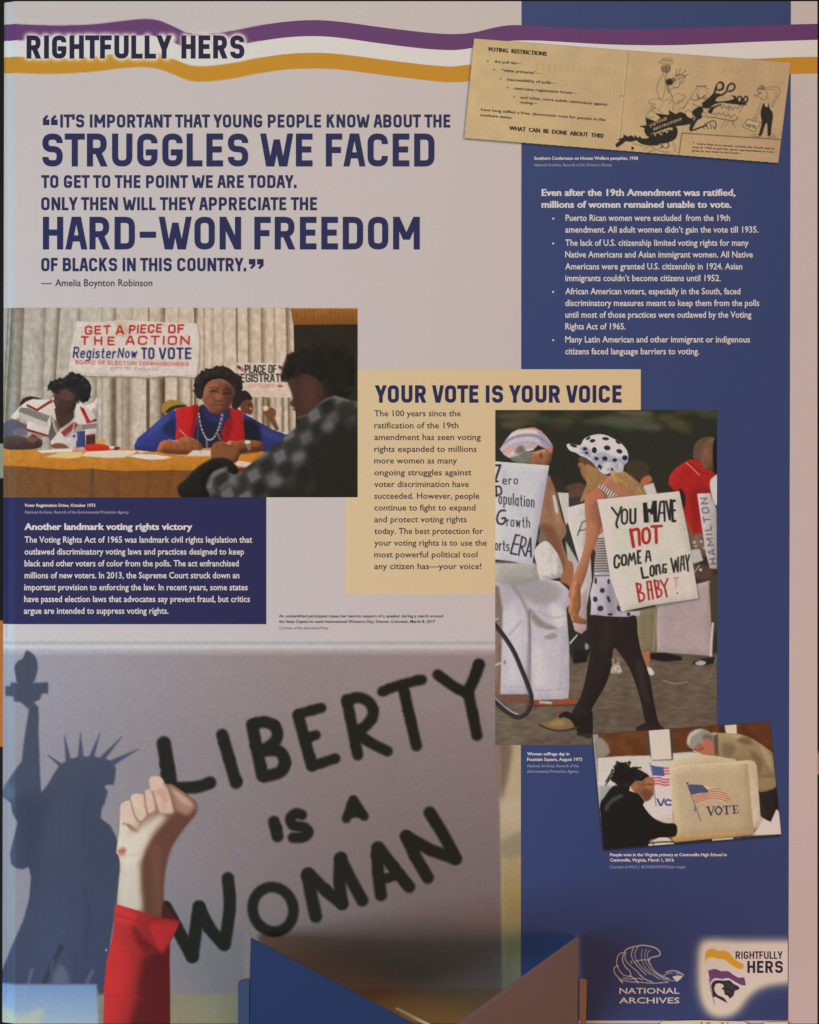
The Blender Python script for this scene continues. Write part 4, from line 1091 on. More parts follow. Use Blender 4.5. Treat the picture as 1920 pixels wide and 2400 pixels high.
    for x, y, a, b, r in [(845,222,28,12,5),(745,238,22,14,-10),(857,292,26,19,10),(950,318,24,17,20),(759,310,20,24,0),(838,374,22,18,0),(992,368,22,20,20),(775,374,18,14,20),(600,275,30,12,20),(800,440,16,22,-10),(712,220,20,10,-30),(940,248,24,12,30),(688,300,16,14,0),(915,385,18,14,0),(700,330,14,10,0)]:
        R.ell(x, y, a, b, (40,36,56), 1.5, rot=r)
    R.ell(798, 452, 5, 7, (226,214,200), 1)
    for i in range(5): R.line([(700+i*30,370+i*12),(760+i*34,340+i*20)], 5, (170,160,168), 3, .5)
    R.clip()
    R.frame(*L)
    # skirt with dots, black tights, shoes
    R.poly([(600,310),(640,200),(700,120),(700,440),(660,475),(610,450),(595,400)], (172,142,140), 3)
    R.blob([(560,280),(590,140),(620,60),(650,120),(655,260),(640,330),(700,370),(690,400),(640,395),(590,380),(575,330)], (150,96,64), 2); R.line([(600,345),(650,370),(690,378)], 5, (96,56,42), 2, .8)
    R.poly([(756,50),(760,10),(900,10),(950,300),(1110,300),(1105,335),(1000,345),(850,340),(730,330),(735,240),(725,170)], (176,164,172), 2)
    R.clip([(756,50),(760,10),(900,10),(950,300),(1110,300),(1105,335),(850,340),(730,330),(725,170)])
    R.blob([(880,60),(930,300),(860,320),(850,150)], (130,118,124), 14, .6)
    for x, y, a, b, r in [(820,143,20,20,0),(766,210,18,22,0),(805,280,24,22,-20),(868,210,12,28,-20),(770,70,10,26,0),(868,75,10,22,0),(945,280,14,24,-20),(1020,325,14,18,0),(880,325,22,10,0)]: R.ell(x, y, a, b, (66,44,58), 2, rot=r)
    R.clip()
    R.poly([(760,20),(890,16),(892,38),(755,44)], (150,138,134), 2, .8); R.line([(756,30),(890,26)], 5, (70,60,60), 1)
    tights = (39, 31, 29)
    R.poly(smooth([(725,335),(860,340),(1000,345),(1075,340),(1090,480),(1120,620),(1180,800),(1215,1000),(1250,1150),(1290,1200),(1180,1206),(1142,1130),(1125,1040),(1090,910),(1030,745),(950,620),(905,588),(890,720),(850,850),(790,960),(740,1050),(740,1110),(620,1110),(590,1070),(650,960),(690,820),(720,660),(735,560),(715,430)]), tights, 2)
    R.blob([(1080,700),(1120,680),(1150,860),(1180,1000),(1140,960)], (66,50,44), 14, .6); R.blob([(820,400),(900,420),(880,560),(820,620)], (52,42,38), 20, .5)
    R.line([(955,350),(962,380)], 5, (110,40,36), 2)
    R.blob([(485,1110),(530,1065),(600,1080),(640,1060),(735,1060),(745,1110),(740,1260),(660,1255),(620,1240),(640,1190),(560,1170)], (35,28,26), 2)
    R.poly([(620,1210),(645,1140),(745,1100),(742,1262),(680,1258)], (34,27,25), 2)
    R.blob([(335,1155),(380,1150),(440,1128),(490,1110),(560,1120),(590,1150),(600,1180),(520,1206),(430,1200),(380,1180)], (124,96,62), 3)
    R.blob([(410,1160),(470,1130),(540,1140),(520,1170),(450,1180)], (156,122,80), 6, .7); R.line([(340,1165),(400,1195),(480,1212),(560,1206),(640,1186)], 12, (50,36,30), 2, .95, sm=True); R.line([(500,1110),(545,1075),(570,1110)], 14, (34,28,28), 3, sm=True)
    R.poly([(1075,1190),(1130,1155),(1190,1160),(1280,1190),(1290,1215),(1080,1215)], (48,32,30), 3)
    R.line([(400,1240),(900,1260)], 20, (84,76,66), 10, .5)
    for x in (900, 940): R.line([(x,660),(x+4,760)], 16, (168,130,112), 5, .7)
    R.blob([(885,770),(900,720),(940,700),(970,760),(930,775)], (172,152,140), 5); R.clip([(885,640),(970,640),(975,775),(880,775)]); R.noise(10, .25, 33); R.clip()
    # big placard
    R.frame(*T)
    R.poly([(786,690),(1410,630),(1560,1448),(960,1550)], (60, 52, 46), 7, .5)
    R.poly([(780,688),(1140,650),(1408,624),(1480,980),(1552,1440),(1200,1492),(965,1542),(880,1280),(820,880)], lg((800,700),(198,184,166),(1500,1400),(204,190,174)), 1)
    R.line([(785,690),(1405,626)], 4, (222,212,200), 1, .8)
    K = (40, 35, 36); R.wk = 1.3
    def word(t, x0, y0, x1, y1, cap, w, c, **k): R.text(t, x0, y0, x1, cap, w, c, dy=y0-y1, **k)
    R.line([(893,748),(935,805)], 12, K, 1); R.line([(965,745),(928,860),(935,898)], 13, K, 1, sm=True)
    word('O', 968, 872, 1010, 868, 108, 12, K, rnd=.35); word('U', 1034, 870, 1072, 866, 108, 14, K, rnd=.25)
    R.poly([(1128,712),(1160,706),(1164,862),(1136,862)], K, 1); R.poly([(1172,700),(1236,692),(1240,860),(1210,862),(1206,800),(1186,800),(1190,862),(1160,862),(1160,706)], K, 1); R.poly([(1160,700),(1202,694),(1190,756),(1166,756)], (198,184,166), 1); R.line([(1178,790),(1182,862)], 9, (198,184,166), 1)
    R.line([(1246,850),(1262,706),(1290,700),(1296,848)], 13, K, 1); R.line([(1256,790),(1290,786)], 10, K, 1)
    R.line([(1308,700),(1334,838),(1342,690)], 13, K, 1); R.line([(1372,696),(1352,696),(1356,850),(1376,850)], 15, K, 1); R.line([(1354,770),(1374,768)], 12, K, 1)
    RD = (160, 40, 38)
    R.line([(1036,918),(1058,1044)], 20, RD, 1); R.line([(1042,925),(1080,912),(1098,930),(1104,1030)], 18, RD, 1, sm=True)
    R.line([(1160,905),(1130,925),(1132,1000),(1158,1018),(1180,990),(1178,930),(1160,905)], 17, RD, 1, sm=True)
    R.line([(1196,892),(1272,888)], 16, RD, 1); R.line([(1228,896),(1232,1014)], 18, RD, 1)
    word('C', 912, 1210, 948, 1200, 92, 13, K, rnd=.4); word('O', 968, 1188, 1002, 1184, 76, 13, K, rnd=.4)
    R.line([(1018,1186),(1028,1100),(1044,1150),(1060,1096),(1074,1178)], 11, K, 1); R.line([(1108,1078),(1090,1080),(1094,1170),(1112,1170)], 13, K, 1); R.line([(1092,1128),(1108,1126)], 9, K, 1)
    R.line([(1152,1158),(1160,1080),(1176,1080),(1188,1152)], 11, K, 1); R.line([(1156,1126),(1180,1122)], 9, K, 1)
    R.line([(1116,1208),(1130,1284),(1168,1278)], 13, K, 1); word('O', 1186, 1270, 1214, 1266, 76, 12, K, rnd=.4)
    R.line([(1232,1256),(1230,1190),(1252,1186),(1262,1250)], 12, K, 1, sm=False); R.line([(1306,1180),(1284,1182),(1282,1240),(1306,1242),(1306,1216),(1294,1216)], 11, K, 1)
    R.line([(1344,1136),(1366,1240),(1378,1150),(1396,1236),(1398,1130)], 11, K, 1); R.line([(1416,1228),(1424,1120),(1438,1120),(1446,1220)], 10, K, 1); R.line([(1420,1180),(1440,1178)], 8, K, 1)
    R.line([(1456,1112),(1468,1168),(1484,1108)], 10, K, 1); R.line([(1468,1168),(1474,1230)], 11, K, 1)
    R.frame(*L)
    R.line([(1080,90),(1104,228)], 13, RD, 1); R.line([(1080,92),(1112,100),(1108,140),(1092,150)], 12, RD, 1, sm=True); R.line([(1094,152),(1134,170),(1136,210),(1104,228)], 12, RD, 1, sm=True)
    R.line([(1176,212),(1160,78),(1188,74),(1206,206)], 12, RD, 1); R.line([(1168,140),(1198,136)], 10, RD, 1)
    R.line([(1216,66),(1240,196)], 13, RD, 1); R.line([(1216,68),(1246,76),(1246,116),(1228,124)], 11, RD, 1, sm=True); R.line([(1230,126),(1266,140),(1268,180),(1242,196)], 11, RD, 1, sm=True)
    R.line([(1262,66),(1292,112),(1318,54)], 11, RD, 1); R.line([(1294,112),(1312,190)], 12, RD, 1)
    R.poly([(1366,50),(1400,40),(1388,130),(1378,132)], (204,150,142), 2, .9); R.line([(1366,50),(1400,42)], 4, (180,70,64), 1); R.ell(1392, 164, 8, 7, (176,60,54), 1)
    R.wk = 1.0
    R.line([(935,268),(962,272)], 5, (70,56,50), 1); R.line([(1395,-705),(1402,-700)], 5, (170,100,90), 1)
    R.noise(7, .045, 40)
    R.build('printed_photograph', L4, board, label='street march photograph with the handwritten placards')
march_photo()

# ------------------------------------------------------------------ printed photograph: polling place, pasted at a tilt
def booth_photo():
    ZONE[0] = 'booth'
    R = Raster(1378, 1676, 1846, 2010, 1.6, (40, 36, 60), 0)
    R.frame(1380, 1680, 3.75)
    Q = [(36,156),(1590,44),(1692,1040),(130,1166)]
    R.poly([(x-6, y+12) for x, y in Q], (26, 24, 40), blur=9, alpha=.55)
    R.poly(Q, (120, 90, 60)); R.clip(Q)
    R.a = np.maximum(R.a, R.clipm)
    R.poly([(20,100),(1700,20),(1700,360),(20,420)], lg((0,100),(98,54,28),(1700,200),(84,44,24)))
    R.noise(60, .12, 3)
    R.poly([(20,150),(80,140),(120,1160),(20,1160)], (140,134,120), 3); R.line([(62,240),(100,560)], 20, (100,98,92), 6, .8); R.line([(34,170),(100,780)], 8, (190,184,170), 3, .8)
    R.blob([(70,180),(130,200),(178,270),(175,330),(90,350),(70,260)], (136,118,104), 8)
    R.poly([(518,118),(545,114),(556,380),(530,380)], (56,60,66), 5); R.poly([(705,100),(730,98),(750,350),(730,350)], (60,56,54), 5)
    R.poly([(528,118),(708,104),(728,372),(552,380)], (208,194,160), 3)
    R.poly([(1140,80),(1200,76),(1210,150),(1150,150)], (60,40,30), 6); R.poly([(1194,74),(1298,66),(1302,160),(1210,160)], (206,190,150), 4)
    R.poly([(78,360),(300,345),(540,340),(560,385),(740,380),(740,320),(900,308),(1000,330),(1140,345),(1290,370),(1300,400),(740,450),(730,960),(500,960),(90,900)], (194,176,160), 4)
    R.poly([(90,520),(560,470),(740,470),(740,960),(480,960)], (206,184,174), 8, .8); R.line([(80,585),(190,585)], 18, (206,200,190), 4); R.poly([(90,610),(200,600),(160,720),(90,760)], (150,146,136), 6)
    R.ell(236, 566, 24, 34, (190,150,134), 3)
    R.line([(620,880),(740,858)], 5, (150,130,120), 2, .7); R.line([(640,905),(730,890)], 4, (160,140,130), 2, .7); R.poly([(560,900),(750,880),(760,960),(560,960)], (190,158,138), 6, .7)
    # flag poster on the rear booth
    R.line([(540,410),(560,520),(592,780)], 9, (120,104,110), 2); R.poly([(548,425),(600,436),(655,440),(668,522),(566,516)], (70,80,120), 2)
    for i in range(3): R.line([(655,452+i*24),(706,450+i*25)], 11, (178,46,60), 1.5)
    for i in range(3): R.line([(566,540+i*25),(620,536+i*26),(660,552+i*24),(706,548+i*25)], 12, (180,46,60), 1.5, sm=True)
    R.text('V', 604, 778, 662, 54, 15, (44,50,100)); R.line([(722,736),(690,730),(672,752),(690,774),(722,772)], 14, (44,50,100), 1, sm=True)
    R.vol = (.45, 6, .10)
    # man leaning over the booths
    R.blob([(1500,640),(1650,610),(1668,800),(1600,925),(1520,895),(1500,760)], (36,30,28), 4)
    R.poly([(1530,890),(1600,925),(1650,810),(1690,860),(1692,1035),(1440,1040),(1500,960)], (212,196,176), 4); R.poly([(1500,860),(1540,900),(1500,960),(1460,990)], (180,160,136), 4)
    co = [(1080,150),(1140,142),(1250,145),(1340,155),(1450,200),(1540,260),(1615,320),(1625,420),(1645,600),(1600,640),(1500,655),(1480,560),(1470,440),(1430,390),(1290,375),(1150,350),(1085,330)]
    R.poly(smooth(co), lg((1100,150),(150,124,88),(1600,600),(128,102,70)), 2.5)
    R.clip(Q); 
    R.blob([(1300,200),(1400,180),(1440,240),(1360,240)], (100,78,54), 10, .8); R.blob([(1180,230),(1290,260),(1250,350),(1180,330)], (112,88,60), 12, .8); R.blob([(1420,300),(1520,380),(1500,520),(1470,430)], (104,82,56), 12, .8)
    R.blob([(1500,240),(1600,340),(1620,480),(1560,400)], (172,146,112), 12, .7); R.blob([(1240,160),(1340,165),(1300,190)], (180,154,116), 8, .7); R.line([(1500,520),(1620,520)], 10, (98,76,52), 5, .8); R.blob([(1520,560),(1630,540),(1640,610),(1530,640)], (142,116,82), 6, .7)
    R.poly([(1090,170),(1135,150),(1145,345),(1100,330)], (74,56,44), 5, .8)
    R.blob([(958,300),(930,260),(960,200),(1040,180),(1095,220),(1100,320),(1060,334),(985,330)], (170,96,72), 3); R.blob([(940,250),(990,230),(1000,290),(985,325)], (146,82,66), 6, .7)
    R.blob([(862,210),(880,150),(930,112),(1000,106),(1060,130),(1098,165),(1090,225),(1040,200),(1020,232),(960,236),(925,285),(885,270),(862,240)], (140,124,112), 3)
    R.blob([(868,200),(895,150),(950,118),(1000,112),(960,140),(900,180),(885,250)], (198,182,164), 6, .8); R.blob([(1020,150),(1090,170),(1085,215),(1040,195),(1000,200)], (96,74,60), 7, .7); R.ell(1040, 222, 22, 26, (186,84,62), 4)
    R.line([(975,290),(1010,270)], 6, (80,50,50), 2)
    R.line([(925,300),(985,330)], 14, (200,184,168), 4)
    # front booth
    R.poly([(706,400),(980,330),(1140,350),(1145,365),(1275,368),(1290,386),(1420,380),(1460,395),(1475,430),(1510,900),(1460,985),(1440,1030),(770,1062),(735,780)], lg((720,400),(184,158,122),(1450,1000),(170,142,108)), 2)
    R.poly([(712,460),(800,440),(1395,402),(1440,960),(1440,1010),(775,1055),(740,700)], lg((720,460),(180,153,120),(1400,1000),(174,145,110)), 4)
    R.poly([(1395,400),(1450,398),(1475,430),(1508,900),(1450,985)], lg((1395,0),(168,140,108),(1508,0),(206,184,156)), 3)
    R.line([(710,455),(860,430),(1395,398)], 10, (206,184,154), 5, .8)
    R.poly([(735,1040),(1440,1000),(1460,1030),(1090,1075),(740,1105)], lg((740,0),(176,130,76),(1400,0),(170,132,92)), 4)
    R.line([(866,584),(905,700),(985,910)], 8, (96,88,86), 1.5); R.ell(868, 584, 9, 9, (60,54,56), 1); R.blob([(925,790),(945,800),(940,835),(928,830)], (96,104,116), 2)
    R.poly(smooth([(874,600),(940,596),(1010,604),(1050,650),(1040,664),(960,672),(905,682)]), (70,72,98), 2)
    fl = smooth([(1010,606),(1060,620),(1130,628),(1200,660),(1240,735),(1180,745),(1110,725),(1040,730),(945,755),(915,690),(1050,660)])
    R.poly(fl, (204,174,140), 2); R.clip(fl)
    for i in range(5):
        R.line([(905+i*6,688+i*17),(1000,662+i*18),(1070,640+i*19),(1130,634+i*21),(1200,652+i*21),(1250,690+i*16)], 8.5, (150,58,44), 1.5, .95, sm=True)
    R.clip(Q)
    # serif VOTE
    C = (44, 42, 66)
    R.line([(1046,792),(1076,862)], 15, C, 1); R.line([(1076,862),(1100,792)], 7, C, 1); R.line([(1030,792),(1064,790)], 5, C, 1); R.line([(1086,790),(1114,788)], 5, C, 1)
    R.line([(1142,786),(1112,822),(1140,860),(1170,822),(1142,786)], 12, C, 1, sm=True)
    R.line([(1210,788),(1214,852)], 15, C, 1); R.line([(1180,800),(1184,786),(1238,782),(1244,796)], 6, C, 1); R.line([(1196,854),(1232,852)], 5, C, 1)
    R.line([(1274,784),(1280,846)], 14, C, 1); R.line([(1254,782),(1306,778),(1310,794)], 6, C, 1); R.line([(1278,816),(1300,812)], 6, C, 1); R.line([(1262,850),(1312,844),(1316,828)], 6, C, 1)
    # woman in black
    R.blob([(500,520),(560,540),(578,590),(570,640),(572,680),(550,690),(545,720),(500,745),(470,700),(400,660),(370,600),(420,560)], (132,82,50), 3)
    R.blob([(500,540),(555,550),(572,600),(540,640),(490,600)], (160,104,66), 7, .7); R.blob([(480,640),(540,650),(560,700),(500,740),(460,690)], (96,56,36), 8, .7); R.line([(520,588),(556,594)], 6, (60,36,30), 2, .8); R.ell(400, 610, 30, 34, (150,94,58), 4); R.line([(470,592),(560,604)], 6, (90,44,34), 2, .8); R.line([(540,688),(566,690)], 6, (120,48,40), 2)
    R.blob([(220,500),(230,420),(300,400),(360,440),(430,460),(490,488),(530,518),(500,535),(470,560),(430,560),(400,570),(365,610),(350,650),(290,640),(230,580),(200,560)], (30,25,24), 3)
    R.fuzz([(220,500),(230,420),(300,400),(360,440),(420,455),(470,480),(470,520),(430,540),(400,560),(365,610),(290,620),(230,580),(200,560)], (32,27,25), 70, 13, 4, .3)
    for p in [[(250,400),(300,420)],[(280,430),(360,396)],[(360,400),(350,440)],[(400,450),(460,446)],[(300,470),(220,440)],[(240,500),(180,550),(150,600)],[(230,520),(200,560)],[(260,480),(190,510),(150,570)],[(210,470),(195,490)],[(300,440),(240,470)]]:
        R.line(p, 22, (28,24,23), 2, w2=10)
    R.poly(smooth([(98,770),(140,700),(210,610),(280,610),(360,650),(440,680),(490,745),(480,780),(560,880),(660,930),(765,945),(770,1040),(700,1060),(540,1080),(520,1150),(130,1180),(104,900)]), (27,24,22), 3)
    R.clip(Q); R.blob([(140,800),(200,720),(280,680),(300,700),(200,760),(160,830)], (84,80,76), 9, .7)
    R.poly([(520,1150),(530,1105),(620,1060),(690,1060),(760,1115),(740,1130),(600,1142)], (206,188,156), 3); R.line([(530,1110),(640,1100),(750,1098)], 12, (36,30,28), 2, sm=True); R.line([(560,1106),(580,1140)], 8, (40,34,30), 2)
    R.poly([(760,1120),(1085,1090),(1085,1070),(740,1105)], (40,34,36), 2); R.poly([(1085,1075),(1270,1062),(1270,1088),(1085,1098)], (196,170,130), 2); R.poly([(1270,1060),(1692,1030),(1692,1045),(1270,1072)], (34,32,50), 2); R.poly([(1270,1074),(1700,1046),(1700,1060),(1270,1086)], (170,158,160), 2)
    R.noise(8, .04, 60)
    R.clip()
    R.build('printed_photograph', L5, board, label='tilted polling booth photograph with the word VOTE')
booth_photo()
# ------------------------------------------------------------------ printed photograph: raised fist before the LIBERTY placard
def liberty_photo():
    ZONE[0] = 'liberty'
    R = Raster(XL, 1496, 1221, 2399, 2.2, (148, 138, 146))
    F = (0, 1500, 2.395); Gf = (300, 1480, 1.875); H = (500, 2050, 1.9167); W = (1100, 1500, 2.395)
    R.frame(0, 0, 1)
    X, Y = R.grid()
    def bl(a, b, t): t = np.clip(t, 0, 1)[..., None]; return np.array(a, float)*(1-t)+np.array(b, float)*t
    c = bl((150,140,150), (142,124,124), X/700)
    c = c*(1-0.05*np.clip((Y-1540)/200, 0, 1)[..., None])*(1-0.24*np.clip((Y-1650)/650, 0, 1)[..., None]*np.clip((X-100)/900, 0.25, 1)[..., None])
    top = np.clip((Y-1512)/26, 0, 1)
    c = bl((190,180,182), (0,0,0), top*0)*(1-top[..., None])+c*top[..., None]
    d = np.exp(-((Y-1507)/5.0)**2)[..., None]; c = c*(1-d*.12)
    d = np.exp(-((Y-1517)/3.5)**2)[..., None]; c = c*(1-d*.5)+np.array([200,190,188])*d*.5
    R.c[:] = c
    # what is seen past the right edge and below the placard
    R.frame(*W)
    R.poly([(160,0),(300,0),(300,2200),(190,2200),(180,1200),(165,700)], lg((0,0),(150,128,108),(0,700),(176,156,128)), 6)
    R.poly([(176,880),(300,880),(300,1500),(188,1500)], lg((0,1000),(176,160,134),(0,1350),(152,130,92)), 8)
    R.poly([(188,1380),(300,1380),(300,2200),(192,2200)], lg((0,1400),(150,130,84),(0,1900),(128,126,104)), 14)
    R.blob([(165,560),(235,580),(230,700),(205,820),(180,900),(168,850),(164,700)], (108,90,76), 12, .9)
    R.blob([(180,1130),(300,1080),(300,1200),(190,1220)], (128,118,100), 12, .7); R.ell(235, 1630, 30, 60, (140,146,104), 18, .6)
    R.frame(*H)
    R.poly([(-950,536),(60,536),(400,522),(900,512),(1300,510),(1300,700),(-950,700)], lg((0,530),(132,120,98),(700,600),(100,72,40)), 5)  # brown print band, its colour darkened to deepen the shade inside the pocket
    R.blob([(330,380),(700,330),(1000,380),(1290,420),(1290,560),(400,560)], (92,76,70), 40, .55)  # soft shade above the pocket flaps, painted into the print colour
    R.poly([(1290,-400),(1390,-400),(1390,700),(1302,700)], (0,0,0), 0, 0)
    R.frame(*Gf)
    K = (31, 29, 24); bb = 3.5
    def st(p, w, sm=False):
        R.line(p, w*1.16, K, bb, sm=sm)
        q = np.asarray(smooth(p, False) if sm else p, float); rs_ = np.random.RandomState(int(q.sum()) % 999)
        for i in range(4):                                  # brush wobble
            k = rs_.rand(); a = q[0]*(1-k)+q[-1]*k if len(q) == 2 else q[int(k*(len(q)-1))]
            R.ell(a[0]+rs_.randn()*w*.08, a[1]+rs_.randn()*w*.08, w*.5, w*.5, K, bb)
    st([(158,492),(190,690)], 54); st([(196,688),(300,684),(362,664)], 46, True)
    st([(415,455),(475,665)], 46)
    st([(546,410),(590,632)], 46); st([(552,408),(605,398),(650,425),(652,475),(600,520)], 44, True); st([(596,524),(660,525),(688,565),(672,615),(600,638)], 46, True)
    st([(748,368),(808,590)], 44); st([(752,362),(850,336)], 38); st([(778,470),(826,455)], 36); st([(812,590),(912,558)], 38)
    st([(962,300),(1010,542)], 42); st([(966,306),(1010,290),(1060,312),(1078,360),(1050,410),(1000,445)], 42, True); st([(1005,440),(1060,485),(1140,526)], 40, True)
    st([(1118,264),(1200,234),(1292,212)], 38, True); st([(1208,240),(1268,502)], 42)
    st([(1362,190),(1430,240),(1490,272)], 40, True); st([(1544,146),(1520,210),(1492,268)], 44, True); st([(1496,270),(1534,456)], 42)
    st([(642,836),(658,900)], 44); st([(764,806),(738,800),(714,822),(728,852),(776,862),(792,884),(768,904),(726,906)], 40, True)
    st([(990,742),(960,822)], 34); st([(992,742),(1038,812)], 34); st([(966,806),(1030,800)], 26)
    R.frame(*F)
    st([(930,1500),(1080,1778)], 62); st([(1080,1775),(1118,1498)], 62); st([(1118,1498),(1180,1620),(1258,1712)], 58, True); st([(1262,1706),(1290,1500),(1280,1338)], 60, True)
    R.frame(*Gf)
    t = np.linspace(0, 2*np.pi, 30)
    st(np.stack([638+90*np.cos(t), 1221+98*np.sin(t)+6*np.cos(t)], 1), 40)
    st([(790,1066),(806,1160),(826,1252)], 48, True); st([(796,1066),(870,1140),(940,1196)], 46); st([(942,1196),(930,1100),(932,1000)], 46, True); st([(934,998),(980,1090),(1030,1182)], 46)
    st([(1096,952),(1100,1060),(1112,1158)], 46, True); st([(1102,950),(1170,1040),(1236,1122)], 46, True); st([(1118,1090),(1196,1066)], 36)
    st([(1222,900),(1270,1000),(1318,1082)], 46, True); st([(1226,902),(1330,960),(1440,1000)], 46); st([(1440,998),(1390,900),(1326,796)], 46, True)
    # statue silhouette
    R.frame(*F)
    N = lg((300,600),(66,68,84),(300,1900),(58,61,84))
    R.blob([(105,242),(92,205),(84,150),(105,118),(128,104),(148,60),(178,72),(203,100),(213,150),(205,195),(182,242)], N, 3)
    R.poly([(112,215),(180,215),(178,250),(110,250)], N, 3); R.poly([(32,262),(62,258),(60,240),(272,238),(272,300),(235,302),(225,335),(200,345),(160,388),(118,348),(82,346),(80,318),(32,316)], N, 3.5)
    body = [(165,380),(190,350),(216,374),(219,440),(216,500),(222,640),(226,760),(232,856),(262,820),(310,740),(332,706),(378,672),(440,655),(540,655),(600,668),(642,690),(652,730),(640,812),(602,812),(586,822),(606,852),(590,912),(570,952),(566,1000),(620,1042),(654,1108),(676,1250),(664,1400),(652,1500),(620,1700),(592,1960),(0,1960),(0,1900),(62,1740),(130,1580),(165,1450),(175,1330),(162,1272),(130,1288),(92,1280),(66,1258),(60,1200),(90,1080),(102,1022),(72,968),(66,918),(6,874),(30,820),(90,728),(124,680),(136,560),(150,470)]
    R.poly(body, N, 3.5)
    for a, b, w in [((272,648),(338,700),22),((362,535),(384,672),30),((452,522),(454,662),34),((560,528),(512,664),30),((682,545),(578,662),30),((778,612),(630,690),34)]:
        R.line([b, a], w, (68,70,92), 3, w2=3)
    R.clip(body, blur=2)
    R.blob([(100,850),(230,900),(300,760),(250,1000),(200,1300),(180,1500),(120,1200)], (46,49,66), 40, .6); R.blob([(450,800),(560,860),(550,1000),(640,1100),(600,1400),(480,1200)], (54,58,76), 40, .5)
    R.blob([(240,1450),(420,1500),(380,1900),(160,1900)], (66,70,94), 50, .5); R.blob([(20,800),(80,820),(80,900),(10,880)], (92,102,120), 14, .6)
    R.line([(345,1720),(300,1810),(250,1920)], 22, (44,42,52), 6, .8); R.line([(180,1850),(160,1925)], 12, (110,112,128), 6, .7); R.line([(520,1860),(490,1920)], 14, (110,108,124), 7, .7); R.line([(300,1800),(285,1860)], 8, (120,120,132), 5, .5)
    R.blob([(310,1860),(350,1820),(390,1920),(300,1925)], (104,104,120), 10, .6); R.line([(480,1400),(500,1560),(480,1780)], 10, (48,48,72), 8, .6)
    R.clip()
    # bright block at the lower left, dark gap beside it
    R.poly([(0,1932),(545,1932),(555,2160),(0,2160)], lg((0,1940),(112,132,168),(0,2150),(146,158,174)), 5); R.poly([(548,1935),(610,1930),(600,2000),(550,2000)], (62,62,78), 6)
    R.poly([(548,1990),(620,1985),(620,2160),(560,2160)], (122,118,104), 6)
    R.blob([(0,2070),(60,2080),(120,2110),(240,2070),(230,2130),(200,2180),(0,2180)], (172,168,150), 14, .9)
    # fist and wrist
    sk = lg((690,1100),(206,186,168),(900,1150),(120,78,62))
    arm = [(678,1520),(660,1480),(668,1360),(676,1280),(668,1214),(654,1190),(664,1120),(672,1050),(676,960),(680,925),(705,905),(732,900),(740,872),(770,862),(810,865),(818,842),(838,832),(836,785),(850,765),(885,762),(912,778),(930,808),(965,810),(1010,838),(1060,875),(1098,905),(1110,935),(1095,980),(1050,1035),(1000,1100),(955,1180),(930,1280),(918,1380),(912,1560),(800,1560)]
    R.poly([(x+5, y+3) for x, y in arm], (70,56,50), 6, .5)
    R.poly(smooth(arm), sk, 2)
    R.clip(arm, True)
    R.blob([(800,1230),(830,1150),(900,1060),(960,1000),(1010,960),(1090,950),(1090,1000),(960,1180),(925,1400),(915,1570),(840,1570),(800,1480),(790,1330)], (94,56,44), 9, .95)
    R.blob([(940,820),(1000,850),(1090,920),(1060,980),(1000,960),(975,900)], (160,118,98), 10, .9); R.blob([(960,830),(1040,880),(1080,930),(1020,910)], (196,160,138), 8, .7)
    R.blob([(676,960),(690,915),(720,905),(745,960),(755,1020),(720,1035),(690,1020)], (206,170,150), 6, .9)
    R.blob([(738,890),(760,868),(800,868),(815,920),(820,980),(790,1015),(760,960)], (206,170,150), 6, .9)
    R.blob([(815,855),(835,840),(865,890),(868,960),(835,975),(815,930)], (206,170,150), 6, .9)
    R.blob([(838,790),(860,766),(900,772),(925,815),(950,860),(975,960),(940,975),(890,960),(870,900),(850,850)], (206,170,150), 6, .9)
    R.blob([(862,772),(890,768),(915,790),(900,810),(870,800)], (214,166,152), 4, .9); R.blob([(870,845),(920,840),(945,880),(930,920),(900,880)], (190,132,112), 7, .7); R.blob([(895,900),(935,930),(930,960),(905,950)], (200,150,130), 7, .7)
    for p, w in [([(735,905),(748,960),(770,1010),(790,1020)], 7), ([(812,870),(818,930),(830,975)], 7), ([(858,850),(872,905),(885,950)], 8), ([(690,1030),(730,1042),(770,1070)], 8), ([(770,1076),(800,1020),(850,975),(890,962)], 8), ([(945,820),(965,880),(985,960)], 10), ([(720,1040),(745,1065),(772,1075)], 14)]:
        R.line(p, w, (140,88,72), 3, .8, sm=True)
    R.blob([(690,1120),(760,1080),(840,1020),(900,980),(930,1000),(860,1080),(810,1180),(780,1240),(700,1260),(680,1180)], (212,192,174), 14, .85)
    R.blob([(662,1180),(690,1160),(710,1180),(700,1205),(672,1210)], (182,112,98), 5, .9); R.line([(668,1190),(700,1182)], 6, (130,70,62), 3, .8)
    R.blob([(690,1260),(770,1230),(790,1400),(790,1520),(680,1500)], (208,190,172), 14, .8); R.line([(676,1220),(790,1196)], 6, (186,152,134), 4, .6, sm=True)
    R.blob([(850,1180),(900,1150),(905,1350),(900,1540),(870,1500)], (112,72,56), 14, .7)
    R.clip()
    # red sleeve
    sl = [(645,1482),(700,1496),(800,1526),(850,1545),(930,1560),(1014,1575),(1000,1610),(975,1660),(955,1700),(953,1800),(955,1990),(957,2160),(580,2160),(585,1950),(600,1800),(625,1700),(640,1600)]
    R.poly([(905,1565),(915,1470),(960,1520),(1000,1572),(940,1570)], (70,24,24), 3)
    R.poly(sl, lg((600,1700),(188,46,44),(960,1750),(122,26,24)), 2)
    R.clip(sl)
    R.blob([(800,1800),(870,1750),(940,1700),(960,1800),(960,2170),(740,2170),(760,2050)], (76,18,20), 18, .85); R.blob([(740,1590),(800,1660),(860,1720),(820,1760),(770,1700)], (104,20,26), 9, .7)
